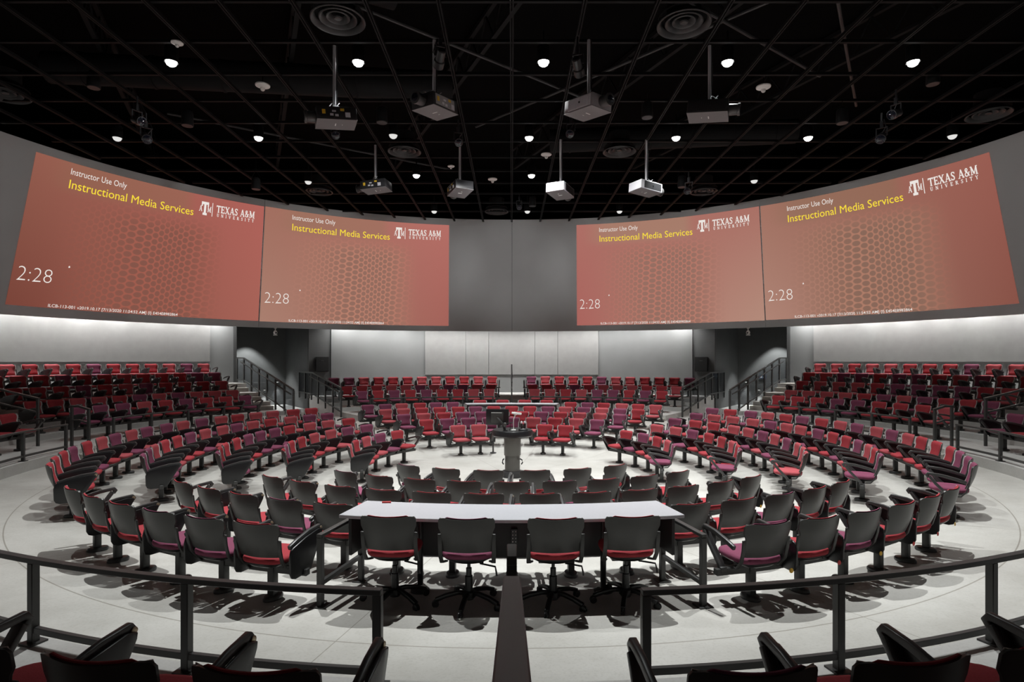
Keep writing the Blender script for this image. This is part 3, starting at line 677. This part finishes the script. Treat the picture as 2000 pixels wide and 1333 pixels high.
GL = {  # slab letters as strokes: list of (x0,y0,x1,y1,width)
 'T': (.85, [(0, .92, .85, .92, .16), (.425, 0, .425, 1, .2), (.05, .75, .05, .9, .1), (.80, .75, .80, .9, .1), (.25, .04, .6, .04, .08)]),
 'E': (.78, [(.2, 0, .2, 1, .2), (.04, .93, .72, .93, .13), (.04, .07, .74, .07, .13), (.2, .5, .55, .5, .11), (.70, .72, .70, .95, .08), (.72, .05, .72, .3, .08), (.55, .38, .55, .62, .07)]),
 'X': (.92, [(.16, 0, .76, 1, .12), (.16, 1, .76, 0, .2), (.0, .04, .34, .04, .08), (.6, .04, .92, .04, .08), (.0, .96, .34, .96, .08), (.6, .96, .92, .96, .08)]),
 'A': (.95, [(.16, 0, .47, 1, .11), (.47, 1, .78, 0, .2), (.26, .33, .66, .33, .1), (.0, .04, .32, .04, .08), (.62, .04, .95, .04, .08)]),
 'S': (.66, [(.58, .72, .58, .96, .08), (.58, .82, .42, .95, .13), (.42, .95, .22, .93, .13), (.22, .93, .11, .76, .16), (.11, .76, .2, .62, .17), (.2, .62, .45, .46, .19), (.45, .46, .55, .27, .17), (.55, .27, .44, .09, .16), (.44, .09, .24, .06, .13), (.24, .06, .08, .18, .13), (.07, .04, .07, .3, .08)]),
 '&': (.86, [(.3, .5, .16, .72, .12), (.16, .72, .26, .93, .13), (.26, .93, .46, .93, .12), (.46, .93, .52, .74, .13), (.52, .74, .3, .55, .12), (.2, .8, .72, .05, .16), (.3, .52, .1, .3, .14), (.1, .3, .16, .1, .15), (.16, .1, .4, .04, .13), (.4, .04, .66, .28, .11), (.66, .28, .72, .46, .1), (.6, .48, .84, .48, .08)]),
 'M': (1.15, [(.2, 0, .2, 1, .12), (.2, 1, .57, .12, .2), (.57, .1, .94, 1, .11), (.94, 0, .94, 1, .2), (.04, .04, .38, .04, .08), (.76, .04, 1.14, .04, .08), (.04, .96, .28, .96, .08), (.9, .96, 1.14, .96, .08)]),
 'U': (.85, [(.2, .2, .2, 1, .2), (.66, .2, .66, 1, .11), (.2, .22, .3, .07, .17), (.3, .07, .55, .07, .14), (.55, .07, .66, .22, .12), (.04, .96, .36, .96, .08), (.5, .96, .82, .96, .08)]),
 'N': (.95, [(.18, 0, .18, 1, .12), (.18, 1, .74, 0, .2), (.74, 0, .74, 1, .12), (.03, .04, .34, .04, .08), (.58, .96, .9, .96, .08)]),
 'I': (.42, [(.2, 0, .2, 1, .2), (.02, .04, .38, .04, .08), (.02, .96, .38, .96, .08)]),
 'V': (.92, [(.16, 1, .46, 0, .2), (.46, 0, .76, 1, .11), (.0, .96, .34, .96, .08), (.6, .96, .92, .96, .08)]),
 'R': (.9, [(.2, 0, .2, 1, .2), (.04, .94, .5, .94, .12), (.5, .94, .66, .76, .16), (.66, .76, .5, .55, .16), (.2, .52, .5, .52, .11), (.45, .5, .74, .02, .18), (.03, .04, .38, .04, .08), (.62, .04, .9, .04, .08)]),
 'Y': (.9, [(.16, 1, .45, .45, .18), (.74, 1, .45, .45, .11), (.45, 0, .45, .5, .2), (.28, .04, .62, .04, .08), (.0, .96, .32, .96, .08), (.6, .96, .9, .96, .08)]), ' ': (.4, [])}
def glyphs(text, h, gap):
    quads = []; x = 0
    for ch in text:
        wd, st = GL[ch]
        for x0, y0, x1, y1, sw in st:
            dx, dy = x1 - x0, y1 - y0; l = math.hypot(dx, dy); nx, ny = -dy / l * sw / 2, dx / l * sw / 2
            quads.append([((x + x0 + nx) * h, (y0 + ny) * h), ((x + x1 + nx) * h, (y1 + ny) * h), ((x + x1 - nx) * h, (y1 - ny) * h), ((x + x0 - nx) * h, (y0 - ny) * h)])
        x += wd + gap
    return quads
def slide(corners, m, label):
    (tl, tr, br, bl) = [(rad(a), v) for a, v in corners]
    def S(u, w_, off):
        t = (tl[0] * (1 - u) + tr[0] * u) * (1 - w_) + (bl[0] * (1 - u) + br[0] * u) * w_
        v = (tl[1] * (1 - u) + tr[1] * u) * (1 - w_) + (bl[1] * (1 - u) + br[1] * u) * w_
        return drum(t, v, off)
    o = Vector(S(.5, 1, 0)); root = thing('projected_slide', label, 'projected slide', o, 0, 'projected slides')
    nx, ny = 40, 16; vs, fs, uvs = [], [], []
    for j in range(ny + 1):
        for i in range(nx + 1): vs.append(tuple(Vector(S(i / nx, j / ny, .012)) - o)); uvs.append((i / nx, j / ny))
    W = nx + 1
    for j in range(ny):
        for i in range(nx): a = j * W + i; fs.append((a, a + W, a + W + 1, a + 1))
    me = bpy.data.meshes.new('slide_image'); me.from_pydata(vs, [], fs); ul = me.uv_layers.new(name='UVMap')
    for lp in me.loops: ul.data[lp.index].uv = uvs[lp.vertex_index]
    put('slide_image', me, m, root)
    ASP = 7.05 / 4.33
    def quads_mesh(name, qs, u0, w0, mt, off=.022):      # qs in slide-height units, y up from the baseline
        vs, fs = [], []
        for k, q in enumerate(qs):
            b = len(vs); vs += [tuple(Vector(S(u0 + x / ASP, w0 - y, off + .0004 * k)) - o) for x, y in q]; fs.append(tuple(b + i for i in range(len(q))))
        me = bpy.data.meshes.new(name); me.from_pydata(vs, [], fs); return put(name, me, mt, root)
    def text(name, body, u0, u1, w0, cap, mt, thin=0.):
        cu = bpy.data.curves.new('t', 'FONT'); cu.body = body; cu.resolution_u = 3; cu.offset = thin
        ob = bpy.data.objects.new('t', cu); C.objects.link(ob); dg = bpy.context.evaluated_depsgraph_get()
        me = bpy.data.meshes.new_from_object(ob.evaluated_get(dg)); bpy.data.objects.remove(ob); me.name = name; me.materials.clear()
        xs = [v.co.x for v in me.vertices]; x0, x1 = min(xs), max(xs); sy = cap / .70
        for v in me.vertices:
            v.co = Vector(S(u0 + (v.co.x - x0) / (x1 - x0) * (u1 - u0), w0 - v.co.y * sy, .022)) - o
        put(name, me, mt, root)
    text('subtitle_text', 'Instructor Use Only', .135, .357, .079, .042, M_TXT_W)
    text('title_text', 'Instructional Media Services', .136, .657, .174, .060, M_TXT_Y)
    text('clock_text', '2:28', .018, .134, .834, .098, M_TXT_W, -.022)
    text('caption_text', 'ILCB-113-001 v2019.10.17 [7/13/2020 11:54:52 AM] {I} E454E8982864', .138, .632, .993, .021, M_TXT_W, .004)
    q = glyphs('TEXAS A&M', .058, .02); wmax = max(p[0] for s_ in q for p in s_); k = (.952 - .763) * ASP / wmax
    quads_mesh('university_name', [[(x * k, y) for x, y in s_] for s_ in q], .763, .118, M_TXT_W)
    q = glyphs('UNIVERSITY', .026, .75); wmax = max(p[0] for s_ in q for p in s_); k = (.950 - .767) * ASP / wmax
    quads_mesh('university_subline', [[(x * k, y) for x, y in s_] for s_ in q], .767, .152, M_TXT_W)
    quads_mesh('divider_line', [[(-.0025, -.055), (.0025, -.055), (.0025, .055), (-.0025, .055)]], .744, .103, M_TXT_W)
    # block monogram: tall letter T over a smaller A and M
    lg = []
    def R_(x0, x1, y0, y1): lg.append([(x0, y0), (x1, y0), (x1, y1), (x0, y1)])
    R_(-.038, .038, .035, .058); R_(-.038, -.026, .018, .04); R_(.026, .038, .018, .04); R_(-.011, .011, -.045, .05); R_(-.022, .022, -.058, -.038)
    for txt, cx in (('A', -.044), ('M', .043)):
        for s_ in glyphs(txt, .05, 0): lg.append([(cx + (x - (.024 if txt == 'A' else .028)) * .74, y - .028) for x, y in s_])
    lg = [[(x * .74, y * .92) for x, y in s_] for s_ in lg]
    quads_mesh('monogram', lg, .709, .103, M_TXT_W)
    quads_mesh('cursor_dot', [[(-.006, 0), (-.003, -.006), (.005, -.002), (.002, .009), (-.004, .007)]], .188, .706, M_TXT_W)
slide([(-73.11, .951), (-43.80, .947), (-43.80, .050), (-74.3, .057)], slide_mat('slide_far_left', (146, 92, 78), (174, 98, 90), (120, 68, 57), (165, 99, 87)), 'reddish honeycomb slide projected at the far left of the curved screen')
slide([(-43.60, .950), (-11.94, .943), (-11.86, .047), (-43.60, .048)], slide_mat('slide_mid_left', (160, 110, 95), (180, 110, 102), (168, 126, 110), (162, 98, 89)), 'reddish honeycomb slide projected just left of the screen centre')
slide([(12.32, .943), (43.75, .949), (43.72, .055), (12.24, .051)], slide_mat('slide_mid_right', (172, 110, 101), (168, 112, 101), (168, 100, 93), (178, 138, 122)), 'reddish honeycomb slide projected just right of the screen centre')
slide([(43.95, .948), (73.29, .946), (74.4, .062), (43.90, .057)], slide_mat('slide_far_right', (160, 113, 98), (152, 93, 82), (174, 132, 117), (135, 82, 71)), 'reddish honeycomb slide projected at the far right of the curved screen')

# ------------------------------------------------------------------ the lectern in the middle
t = thing('lectern', 'round dark lectern on a thick column in the middle of the floor', 'lectern', (.015, 0, 0))
MB().lathe([(.235, 0), (.24, .02), (.235, .11), (.20, .125), (.17, .125)], 40).build('base', M_DARK, t)
MB().lathe([(.158, .12), (.158, .46)], 40).build('lower_column', M_COL, t); MB().lathe([(.172, .45), (.176, .455), (.176, .80), (.19, .80), (.19, .86), (.176, .87)], 40).build('upper_column', M_COL, t)
MB().lathe([(.18, .84), (.40, .855), (.425, .875), (.425, .965), (.41, .985), (.36, .992), (.30, .985)], 48).build('top', M_BLACK, t)
mb = MB()
for k in range(2): mb.tube([(.16 - .34 * k, -.06, .38), (.20 - .40 * k, -.08, .36), (.21 - .42 * k, -.09, .31), (.185 - .37 * k, -.08, .27)], .014, 8)
mb.build('cable_hook', M_BLACK, t)
t = thing('monitor', 'black flat monitor seen from behind on the lectern, left side', 'monitor', (-.30, -.02, .985), rad(-8))
mb = MB().box(-.24, .24, -.012, .022, .10, .43); mb.build('panel', M_BLACK, t, bevel=.006)
MB().box(-.13, .13, -.035, -.010, .15, .37).build('rear_housing', M_SHELL, t, bevel=.01)
MB().box(-.125, .10, -.038, -.034, .352, .362).build('vent_strip', M_WHITE, t)
mb = MB().path([(0, -.03, .25), (.05, -.09, .22), (.14, -.10, .12), (.16, -.06, .0)], .035, .03); mb.build('monitor_arm', M_STEEL, t, bevel=.004, seg=1)
t = thing('document_camera', 'white gooseneck document camera standing on the lectern', 'document camera', (.04, -.20, .988))
MB().box(-.05, .05, -.06, .06, 0, .022).build('base', M_WHITE, t, bevel=.006); MB().tube([(0, .0, .02), (-.005, .0, .14), (.0, .0, .24), (.025, .0, .31), (.07, -.01, .345)], .011, 10).build('neck', M_WHITE, t)
MB().bar((-.04, .0, .365), (.16, -.02, .345), .07, .04).build('camera_head', M_WHITE, t, bevel=.008)
t = thing('microphone_dock', 'black charging dock with two handheld microphones on the lectern', 'microphone dock', (.235, -.17, .985))
MB().loft([(0, 0, 0, .10, .07), (0, 0, .03, .095, .065), (0, 0, .045, .07, .05)], 3).build('dock', M_BLACK, t)
for k in (-1, 1):
    q = MB().tube([(k * .028, 0, .03), (k * .034, 0, .15)], .016, 12, .02).build('microphone', M_BLACK, t); MB().lathe([(.02, 0), (.026, .01), (.026, .03), (.016, .045)], 14, (k * .035, 0, .15)).build('microphone_head', M_POLE, q)
t = thing('desk_camera', 'small black camera with folded arm on the lectern, beside the monitor', 'camera', (-.13, -.25, .985))
MB().loft([(0, 0, 0, .05, .05), (0, 0, .02, .045, .045)], 2.4).build('base', M_BLACK, t); MB().tube([(0, 0, .02), (-.01, 0, .10), (.05, 0, .16), (.15, .01, .17)], .012, 8).build('arm', M_BLACK, t)
MB().lathe([(.03, 0), (.035, .02), (.035, .07), (.02, .08)], 16, (-.01, 0, .09)).build('camera_body', M_GLOSS, t); MB().tube([(.10, 0, .17), (.10, -.02, .06), (.08, -.03, .01)], .006, 8).build('cable', M_BLACK, t)
t = thing('floor_stand', 'thin white floor stand with round base, behind the near left seats', 'stand', (-3.16, -.30, 0))
MB().lathe([(.10, 0), (.10, .012), (.03, .02)], 24).build('base', M_WHITE, t); MB().tube([(0, 0, .015), (0, 0, .42)], .009, 10).build('pole', M_WHITE, t)
t = thing('floor_pedestal', 'slim dark pedestal with a box head standing left of the lectern', 'pedestal', (-.49, 3.1, 0))
MB().lathe([(.085, 0), (.085, .02), (.03, .035)], 20).build('foot', M_GLOSS, t); MB().tube([(0, 0, .02), (0, 0, .36)], .02, 10).build('pole', M_STEEL, t); MB().box(-.03, .06, -.03, .03, .30, .43).build('outlet_box', M_STEEL, t, bevel=.004, seg=1)

# ------------------------------------------------------------------ overhead: grid, ducts, joists
ZG = 8.42
def chord(d): return math.sqrt(max(0, 13.2 ** 2 - d * d))
g = thing('ceiling_grid', 'suspended black steel ceiling grid over the whole room', 'ceiling grid', (0, 0, ZG)); g['kind'] = 'structure'
for i in range(-10, 11):
    X = i * 1.22; l = chord(X)
    b = MB(); b.box(X - .035, X - .01, -l, l, -.03, .03); b.box(X + .01, X + .035, -l, l, -.03, .03); b.build('grid_bar', M_GRID, g, smooth=False)
for i in range(-10, 11):
    Y = -1.2 + i * 1.25; l = chord(Y)
    if l > 1: MB().box(-l, l, Y - .03, Y + .03, .03, .09).build('grid_bar', M_GRID, g, smooth=False)
def duct(p, q, r, label, n=20):
    p, q = Vector(p), Vector(q); pts = [p + (q - p) * k / 12 for k in range(13)]
    t = thing('air_duct', label, 'air duct', p, 0, 'black round air ducts'); mb = MB().tube([x - p for x in pts], r, n); mb.build('duct_pipe', M_DUCT, t)
    for k in range(1, 12, 2): MB().tube([pts[k] - p - (q - p).normalized() * .03, pts[k] - p + (q - p).normalized() * .03], r + .02, n).build('duct_collar', M_DUCT, t)
duct((1.5, -3.4, 9.35), (11.5, -2.2, 9.3), .42, 'black round duct above the grid, upper right')
duct((-11, 1.6, 9.4), (-1.5, 2.6, 9.4), .36, 'black round duct above the grid, middle left')
duct((1.2, 6.0, 9.3), (8.5, 5.2, 9.3), .35, 'black round duct above the grid, behind the right projectors')
duct((-8, -4.2, 9.4), (-2.2, -1.2, 9.45), .34, 'black round duct above the grid, upper left')
for i, X in enumerate((-9, -4.5, 0, 4.5, 9)):
    t = thing('roof_joist', f'black open web roof joist high above the grid, {ORD[i + 1]} from left', 'joist', (X, 0, 10), rad(24), 'roof joists')
    MB().box(-.05, .05, -11, 11, .45, .55).build('top_chord', M_DUCT, t, smooth=False); MB().box(-.05, .05, -11, 11, -.30, -.22).build('bottom_chord', M_DUCT, t, smooth=False)
    mb = MB()
    for k in range(-11, 11): mb.bar((0, k, -.26), (0, k + .5, .48), .035, .035); mb.bar((0, k + .5, .48), (0, k + 1, -.26), .035, .035)
    mb.build('web', M_DUCT, t, smooth=False)
for i, (p, q) in enumerate((((-6, -4, 9.0), (2, 2.5, 9.0)), ((-2, -5.5, 8.9), (7, 1, 8.9)), ((8, -5, 8.95), (-1, 4, 8.95)), ((-9, 3, 8.9), (-2, 7.5, 8.9)), ((3, -6, 9.1), (9, 3, 9.1)))):
    tag(MB().tube([p, q], .035, 8).build('conduit_pipe', M_DIFF), f'thin black conduit running diagonally above the ceiling grid, {ORD[i + 1]} of five', 'pipe', 'conduits')
def at(x, y, D): return ((x - 999.5) * D / 1140.6, D + CAM_Y, EYE_Z - (y - 706) * D / 1140.6)
# ceiling spotlights
LM = {'can': MB().lathe([(.085, .02), (.12, .02), (.125, .0), (.125, .30), (.10, .33), (.03, .34)], 24).mesh('can'),
      'lens': MB().lathe([(.108, .03), (.105, 0), (.085, -.045), (.05, -.07), (.015, -.078)], 24).mesh('lens'), 'stem': MB().tube([(0, 0, .33), (0, 0, .62)], .018, 8).mesh('stem')}
def downlight(X, Y, label, lens, z=8.32):
    t = thing('ceiling_spotlight', label, 'spotlight', (X, Y, z), 0, 'ceiling spotlights')
    put('can', LM['can'], M_GRID, t); put('light_lens', LM['lens'], lens, t); put('stem', LM['stem'], M_GRID, t)
col5 = ('far left', 'left', 'centre', 'right', 'far right')
for (X, Y) in LIT:
    rown = {-.73: 'nearest visible', 3.17: 'second', 6.3: 'third', -4.57: 'overhead', -8.40: 'rearmost'}[Y]
    if Y < -1: continue
    if Y == 6.3 and X > 4: continue
    c = col5[min(range(5), key=lambda k: abs((-6.7, -3.03, .6, 4.3, 7.9)[k] - X))]
    downlight(X, Y, f'glaring round ceiling spotlight, {rown} row, {c} one', M_LAMP)
for i, (x, y) in enumerate(((229, 268), (768, 263), (602, 354), (848, 412), (1030, 412), (1210, 412), (1473, 352), (1860, 264))):
    D = 1140.6 * 5.93 / (706 - y); p = at(x, y, D)
    downlight(p[0], p[1], f'dim white oval ceiling downlight, {ORD[i + 1]} of eight from left', M_DIM)
# round diffusers
DM = [MB().lathe([(r + .02, z0 + .03), (r + .024, z0 + .012), (r + .01, z0), (r - .015, z0 + .012), (r - .06, z0 + .10), (r - .05, z0 + .105), (r, z0 + .06), (r + .02, z0 + .03)], 40, close=False).mesh('diffuser_ring') for r, z0 in ((.455, .0), (.31, .03), (.185, .05))]
DM2 = MB().lathe([(.44, .14), (.45, .16), (.30, .30), (.30, .55)], 32, close=False).mesh('diffuser_neck'); DM3 = MB().lathe([(.01, .05), (.06, .04), (.075, .06), (.06, .09)], 24).mesh('diffuser_core')
for i, (x, y) in enumerate(((10, 187), (623, 376), (660, 42), (790, 298), (970, 415), (1210, 298), (1336, 50), (1375, 376), (1931, 226))):
    D = 1140.6 * 6.02 / (706 - y); p = at(x, y, D)
    t = thing('ceiling_diffuser', f'black round air diffuser with concentric rings, {ORD[i + 1]} of nine from left', 'air diffuser', p, 0, 'round ceiling diffusers')
    for me in DM: put('ring', me, M_DIFF, t)
    put('neck', DM2, M_DUCT, t); put('core', DM3, M_DIFF, t)
# projectors
PB = MB().box(-.26, .26, -.40, .33, 0, .24).mesh('projector_body', bevel=.02)
PU = MB().box(-.262, .262, -.402, .332, -.006, .004).mesh('projector_underside', bevel=.003, seg=1)
LB = MB().lathe([(.10, 0), (.105, .02), (.10, .15), (.112, .16), (.112, .20), (.09, .205)], 24).mesh('lens_barrel')
for v in LB.vertices: v.co = Vector((v.co.x, .33 + v.co.z, .12 + v.co.y))
LG = MB().lathe([(.088, 0), (.05, .012), (.01, .016)], 20).mesh('lens_glass')
for v in LG.vertices: v.co = Vector((v.co.x, .53 + v.co.z, .12 + v.co.y))
PP = MB().box(-.006, .006, -.28, .27, .03, .21).mesh('port_panel')
PG = MB().box(-.004, .004, -.29, .29, .025, .215)
for k in range(14): PG.box(-.008, .008, -.28 + k * .04, -.265 + k * .04, .035, .205)
PG = PG.mesh('grille_panel')
PL1 = MB().box(-.008, .008, .17, .23, .09, .17).mesh('warning_label'); PL2 = MB().box(-.008, .008, -.17, -.10, .15, .195).mesh('warning_label')
kp = MB().box(-.004, .004, -.275, -.185, .04, .13)
for a in range(4):
    for b in range(3): kp.box(-.009, .009, -.26 + a * .022, -.25 + a * .022, .05 + b * .03, .065 + b * .03)
KC = [MB().box(-.009, .009, *q).mesh('connector_socket') for q in ((-.06, .0, .05, .09), (.03, .09, .06, .10), (-.02, .05, .13, .16))]; KP = kp.mesh('keypad')
STR = MB().box(-.055, .055, -.03, -.012, -.009, -.006).box(-.02, .02, -.15, -.142, -.009, -.006).mesh('maker_strip')
HOLE = MB().box(-.011, .011, -.005, .02, .11, .14).mesh('sensor_window')
MT = MB().box(-.13, .13, -.16, .16, .25, .265).bar((0, 0, .26), (.10, .12, .36), .012, .012).bar((0, 0, .26), (-.10, -.12, .36), .012, .012).bar((.12, .15, .262), (0, 0, .40), .012, .012).bar((-.12, -.15, .262), (0, 0, .40), .012, .012).mesh('mount_bracket')
M_YLAB = mat('yellow_label', (.7, .45, .03), .6, emis=(.7, .45, .03), estr=.0)
M_PUND = mat('projector_underside_grey', (.16, .155, .16), .6); M_PDARK = mat('projector_dark', (.02, .02, .022), .4)
def projector(x, y, D, yaw, pitch, bodym, portm, label):
    p = at(x, y, D)
    t = thing('projector', label, 'projector', p, 0, 'ceiling projectors')
    inner = (rad(pitch), 0, rad(yaw))
    def q(nm, me, m, off=(0, 0, 0)):
        o = put(nm, me, m, t); o.rotation_euler = inner; o.location = Matrix.Rotation(rad(yaw), 3, 'Z') @ (Matrix.Rotation(rad(pitch), 3, 'X') @ Vector(off)); return o
    body = q('body', PB, bodym); q('underside', PU, M_PUND); lb = q('lens_barrel', LB, M_GLOSS); q('lens_glass', LG, M_LENS)
    q('port_panel', PP, portm, (-.262, 0, 0)); q('grille_panel', PG, M_PROJW if bodym is M_PROJ else M_PDARK, (.262, 0, 0)); q('sensor_window', HOLE, M_BLACK, (.268, 0, 0))
    q('warning_label', PL1, M_YLAB, (-.266, 0, 0)); q('warning_label', PL2, M_YLAB, (-.266, 0, 0)); q('keypad', KP, M_PROJW, (-.266, 0, 0)); [q('connector_socket', me, M_PROJW, (-.266, 0, 0)) for me in KC]; q('maker_strip', STR, M_WHITE)
    q('mount_bracket', MT, M_POLE)
    top = ZG - p[2]
    MB().tube([(0, 0, .30), (0, 0, top)], .030, 12).build('pole', M_POLE, t)
    MB().tube([(.045, 0, .30), (.05, 0, top * .5), (.045, 0, top)], .012, 8).build('cable', M_PDARK, t)
# yaw: 0 = lens towards +y; +90 = lens towards -x
projector(653, 243, 11.1, 112, -6, M_PDARK, M_PDARK, 'dark projector with lens at left, leftmost hanging projector of the front four')
projector(848, 219, 10.9, 148, -5, M_PDARK, M_PROJ, 'dark projector with bright port side, second from left of the front four')
projector(1150, 221, 10.9, -142, -5, M_PROJ, M_PDARK, 'projector with pale ribbed side, third from left of the front four')
projector(1386, 229, 11.1, -112, -6, M_PDARK, M_PDARK, 'dark projector with lens at right, rightmost hanging projector of the front four')
projector(733, 373, 16.2, 80, -4, M_PDARK, M_PDARK, 'small dark projector with yellow labels, leftmost of the rear four')
projector(898, 378, 16.2, 25, -4, M_PDARK, M_PDARK, 'small dark projector with grille to camera, second from left of the rear four')
projector(1095, 382, 15.8, -28, -4, M_PROJW, M_PDARK, 'small pale projector, third from left of the rear four')
projector(1262, 377, 15.8, -62, -4, M_PROJW, M_PDARK, 'small pale projector with lens at right, rightmost of the rear four')
# pendant loudspeakers
SB = MB().lathe([(.115, .0), (.13, .01), (.13, .05), (.12, .30), (.09, .34), (.03, .35)], 28).mesh('speaker_body'); SGm = MB().lathe([(.118, -.004), (.118, .008), (.02, .008)], 28).mesh('speaker_grille')
for i, (x, y, D) in enumerate(((183, 172, 12.6), (366, 246, 13.5), (500, 370, 17.5), (746, 240, 13.5), (1040, 403, 21), (1264, 230, 13.3), (1332, 366, 17.5), (1645, 241, 13.5), (1822, 165, 12.5))):
    t = thing('pendant_speaker', f'black round pendant loudspeaker under the grid, {ORD[i + 1]} of nine from left', 'speaker', at(x, y, D), 0, 'pendant loudspeakers')
    put('speaker_body', SB, M_DUCT, t); put('speaker_grille', SGm, M_DIFF, t); top = ZG + .1 - t.location.z
    for s in (-1, 1): MB().tube([(s * .11, 0, .05), (s * .12, 0, .36), (0, 0, min(.6, top * .7)), (0, 0, top)], .006, 6).build('hanger', M_GRID, t)
# white sensors
WS1 = MB().lathe([(.15, .06), (.155, .05), (.15, .03), (.09, .01), (.05, -.01)], 28).mesh('sensor_plate'); WS2 = MB().lathe([(.05, 0), (.045, -.05), (.03, -.07), (.01, -.075)], 20).mesh('sensor_dome')
for i, (x, y) in enumerate(((346, 87), (513, 171), (881, 327), (962, 353), (1067, 305), (1491, 174))):
    D = 1140.6 * 5.95 / (706 - y); t = thing('ceiling_sensor', f'white disc shaped ceiling sensor with small dome, {ORD[i + 1]} of six from left', 'sensor', at(x, y, D), 0, 'white ceiling sensors')
    k = .7 if i in (0, 2) else 1
    put('mounting_plate', WS1, M_WHITE, t).scale = (k, k, k); put('dome', WS2, M_WHITE, t).scale = (k, k, k); MB().tube([(0, 0, .05), (0, 0, .25)], .01, 6).build('stem', M_GRID, t)
# stage spotlights
YK = MB().path([(-.10, 0, .02), (-.10, 0, .20), (.10, 0, .20), (.10, 0, .02)], .03, .012, (0, 1, 0)).mesh('yoke'); CL = MB().box(-.03, .03, -.03, .03, .20, .34).tube([(0, 0, .34), (0, 0, .52)], .02, 8).mesh('clamp')
SBD = MB().lathe([(.055, -.16), (.075, -.14), (.08, .05), (.10, .07), (.10, .20)], 20).mesh('lamp_housing'); SLN = MB().lathe([(.09, .201), (.04, .215), (.01, .218)], 20).mesh('front_lens')
for i, (x, y, D, yaw, pit) in enumerate(((285, 268, 12.6, 40, 120), (268, 235, 12.6, 60, 110), (655, 262, 14.5, 20, 120), (860, 112, 10.6, 200, 115), (895, 275, 14.5, 10, 125), (1014, 403, 22, 0, 120), (1115, 258, 14.2, -15, 125), (1128, 128, 10.6, 160, 115), (1345, 370, 17, -30, 120), (1722, 268, 12.6, -40, 120), (1750, 222, 12.6, -60, 110))):
    t = thing('stage_spotlight', f'small black stage spotlight clamped under the grid, {ORD[i + 1]} of eleven from left', 'spotlight', at(x, y, D), rad(yaw), 'black stage spotlights')
    put('yoke', YK, M_PDARK, t); put('clamp', CL, M_PDARK, t)
    h = put('lamp_housing', SBD, M_PDARK, t); h.rotation_euler = (rad(pit), 0, 0); put('front_lens', SLN, M_LENS, h)
    MB().tube([(0, -.10, .02), (.10, -.16, .15), (.05, -.06, .36)], .008, 6).build('cable', M_PDARK, t)
# two white cameras under the lower edge of the screen
for s, nm in ((-1, 'left'), (1, 'right')):
    a = s * 41.2; q = drum(rad(a), 0, .02); t = thing('dome_camera', f'small white camera hanging from the lower screen edge, {nm} one', 'camera', (q[0], q[1], q[2] - .20), -rad(a) + PI, 'white cameras')
    MB().lathe([(.05, .17), (.05, .20)], 20).build('mounting_plate', M_WHITE, t); MB().tube([(0, 0, .10), (0, 0, .18)], .02, 10).build('stem', M_WHITE, t)
    MB().lathe([(.02, -.06), (.06, -.04), (.075, 0), (.06, .06), (.03, .10)], 20).build('camera_body', M_WHITE, t)
    ln = MB().lathe([(.03, 0), (.03, .03), (.02, .032)], 16).build('lens', M_LENS, t); ln.rotation_euler = (rad(-90), 0, 0); ln.location = (0, .055, 0)
    MB().box(-.07, .07, -.04, .04, -.10, -.065).build('lower_bracket', M_WHITE, t, bevel=.005, seg=1)
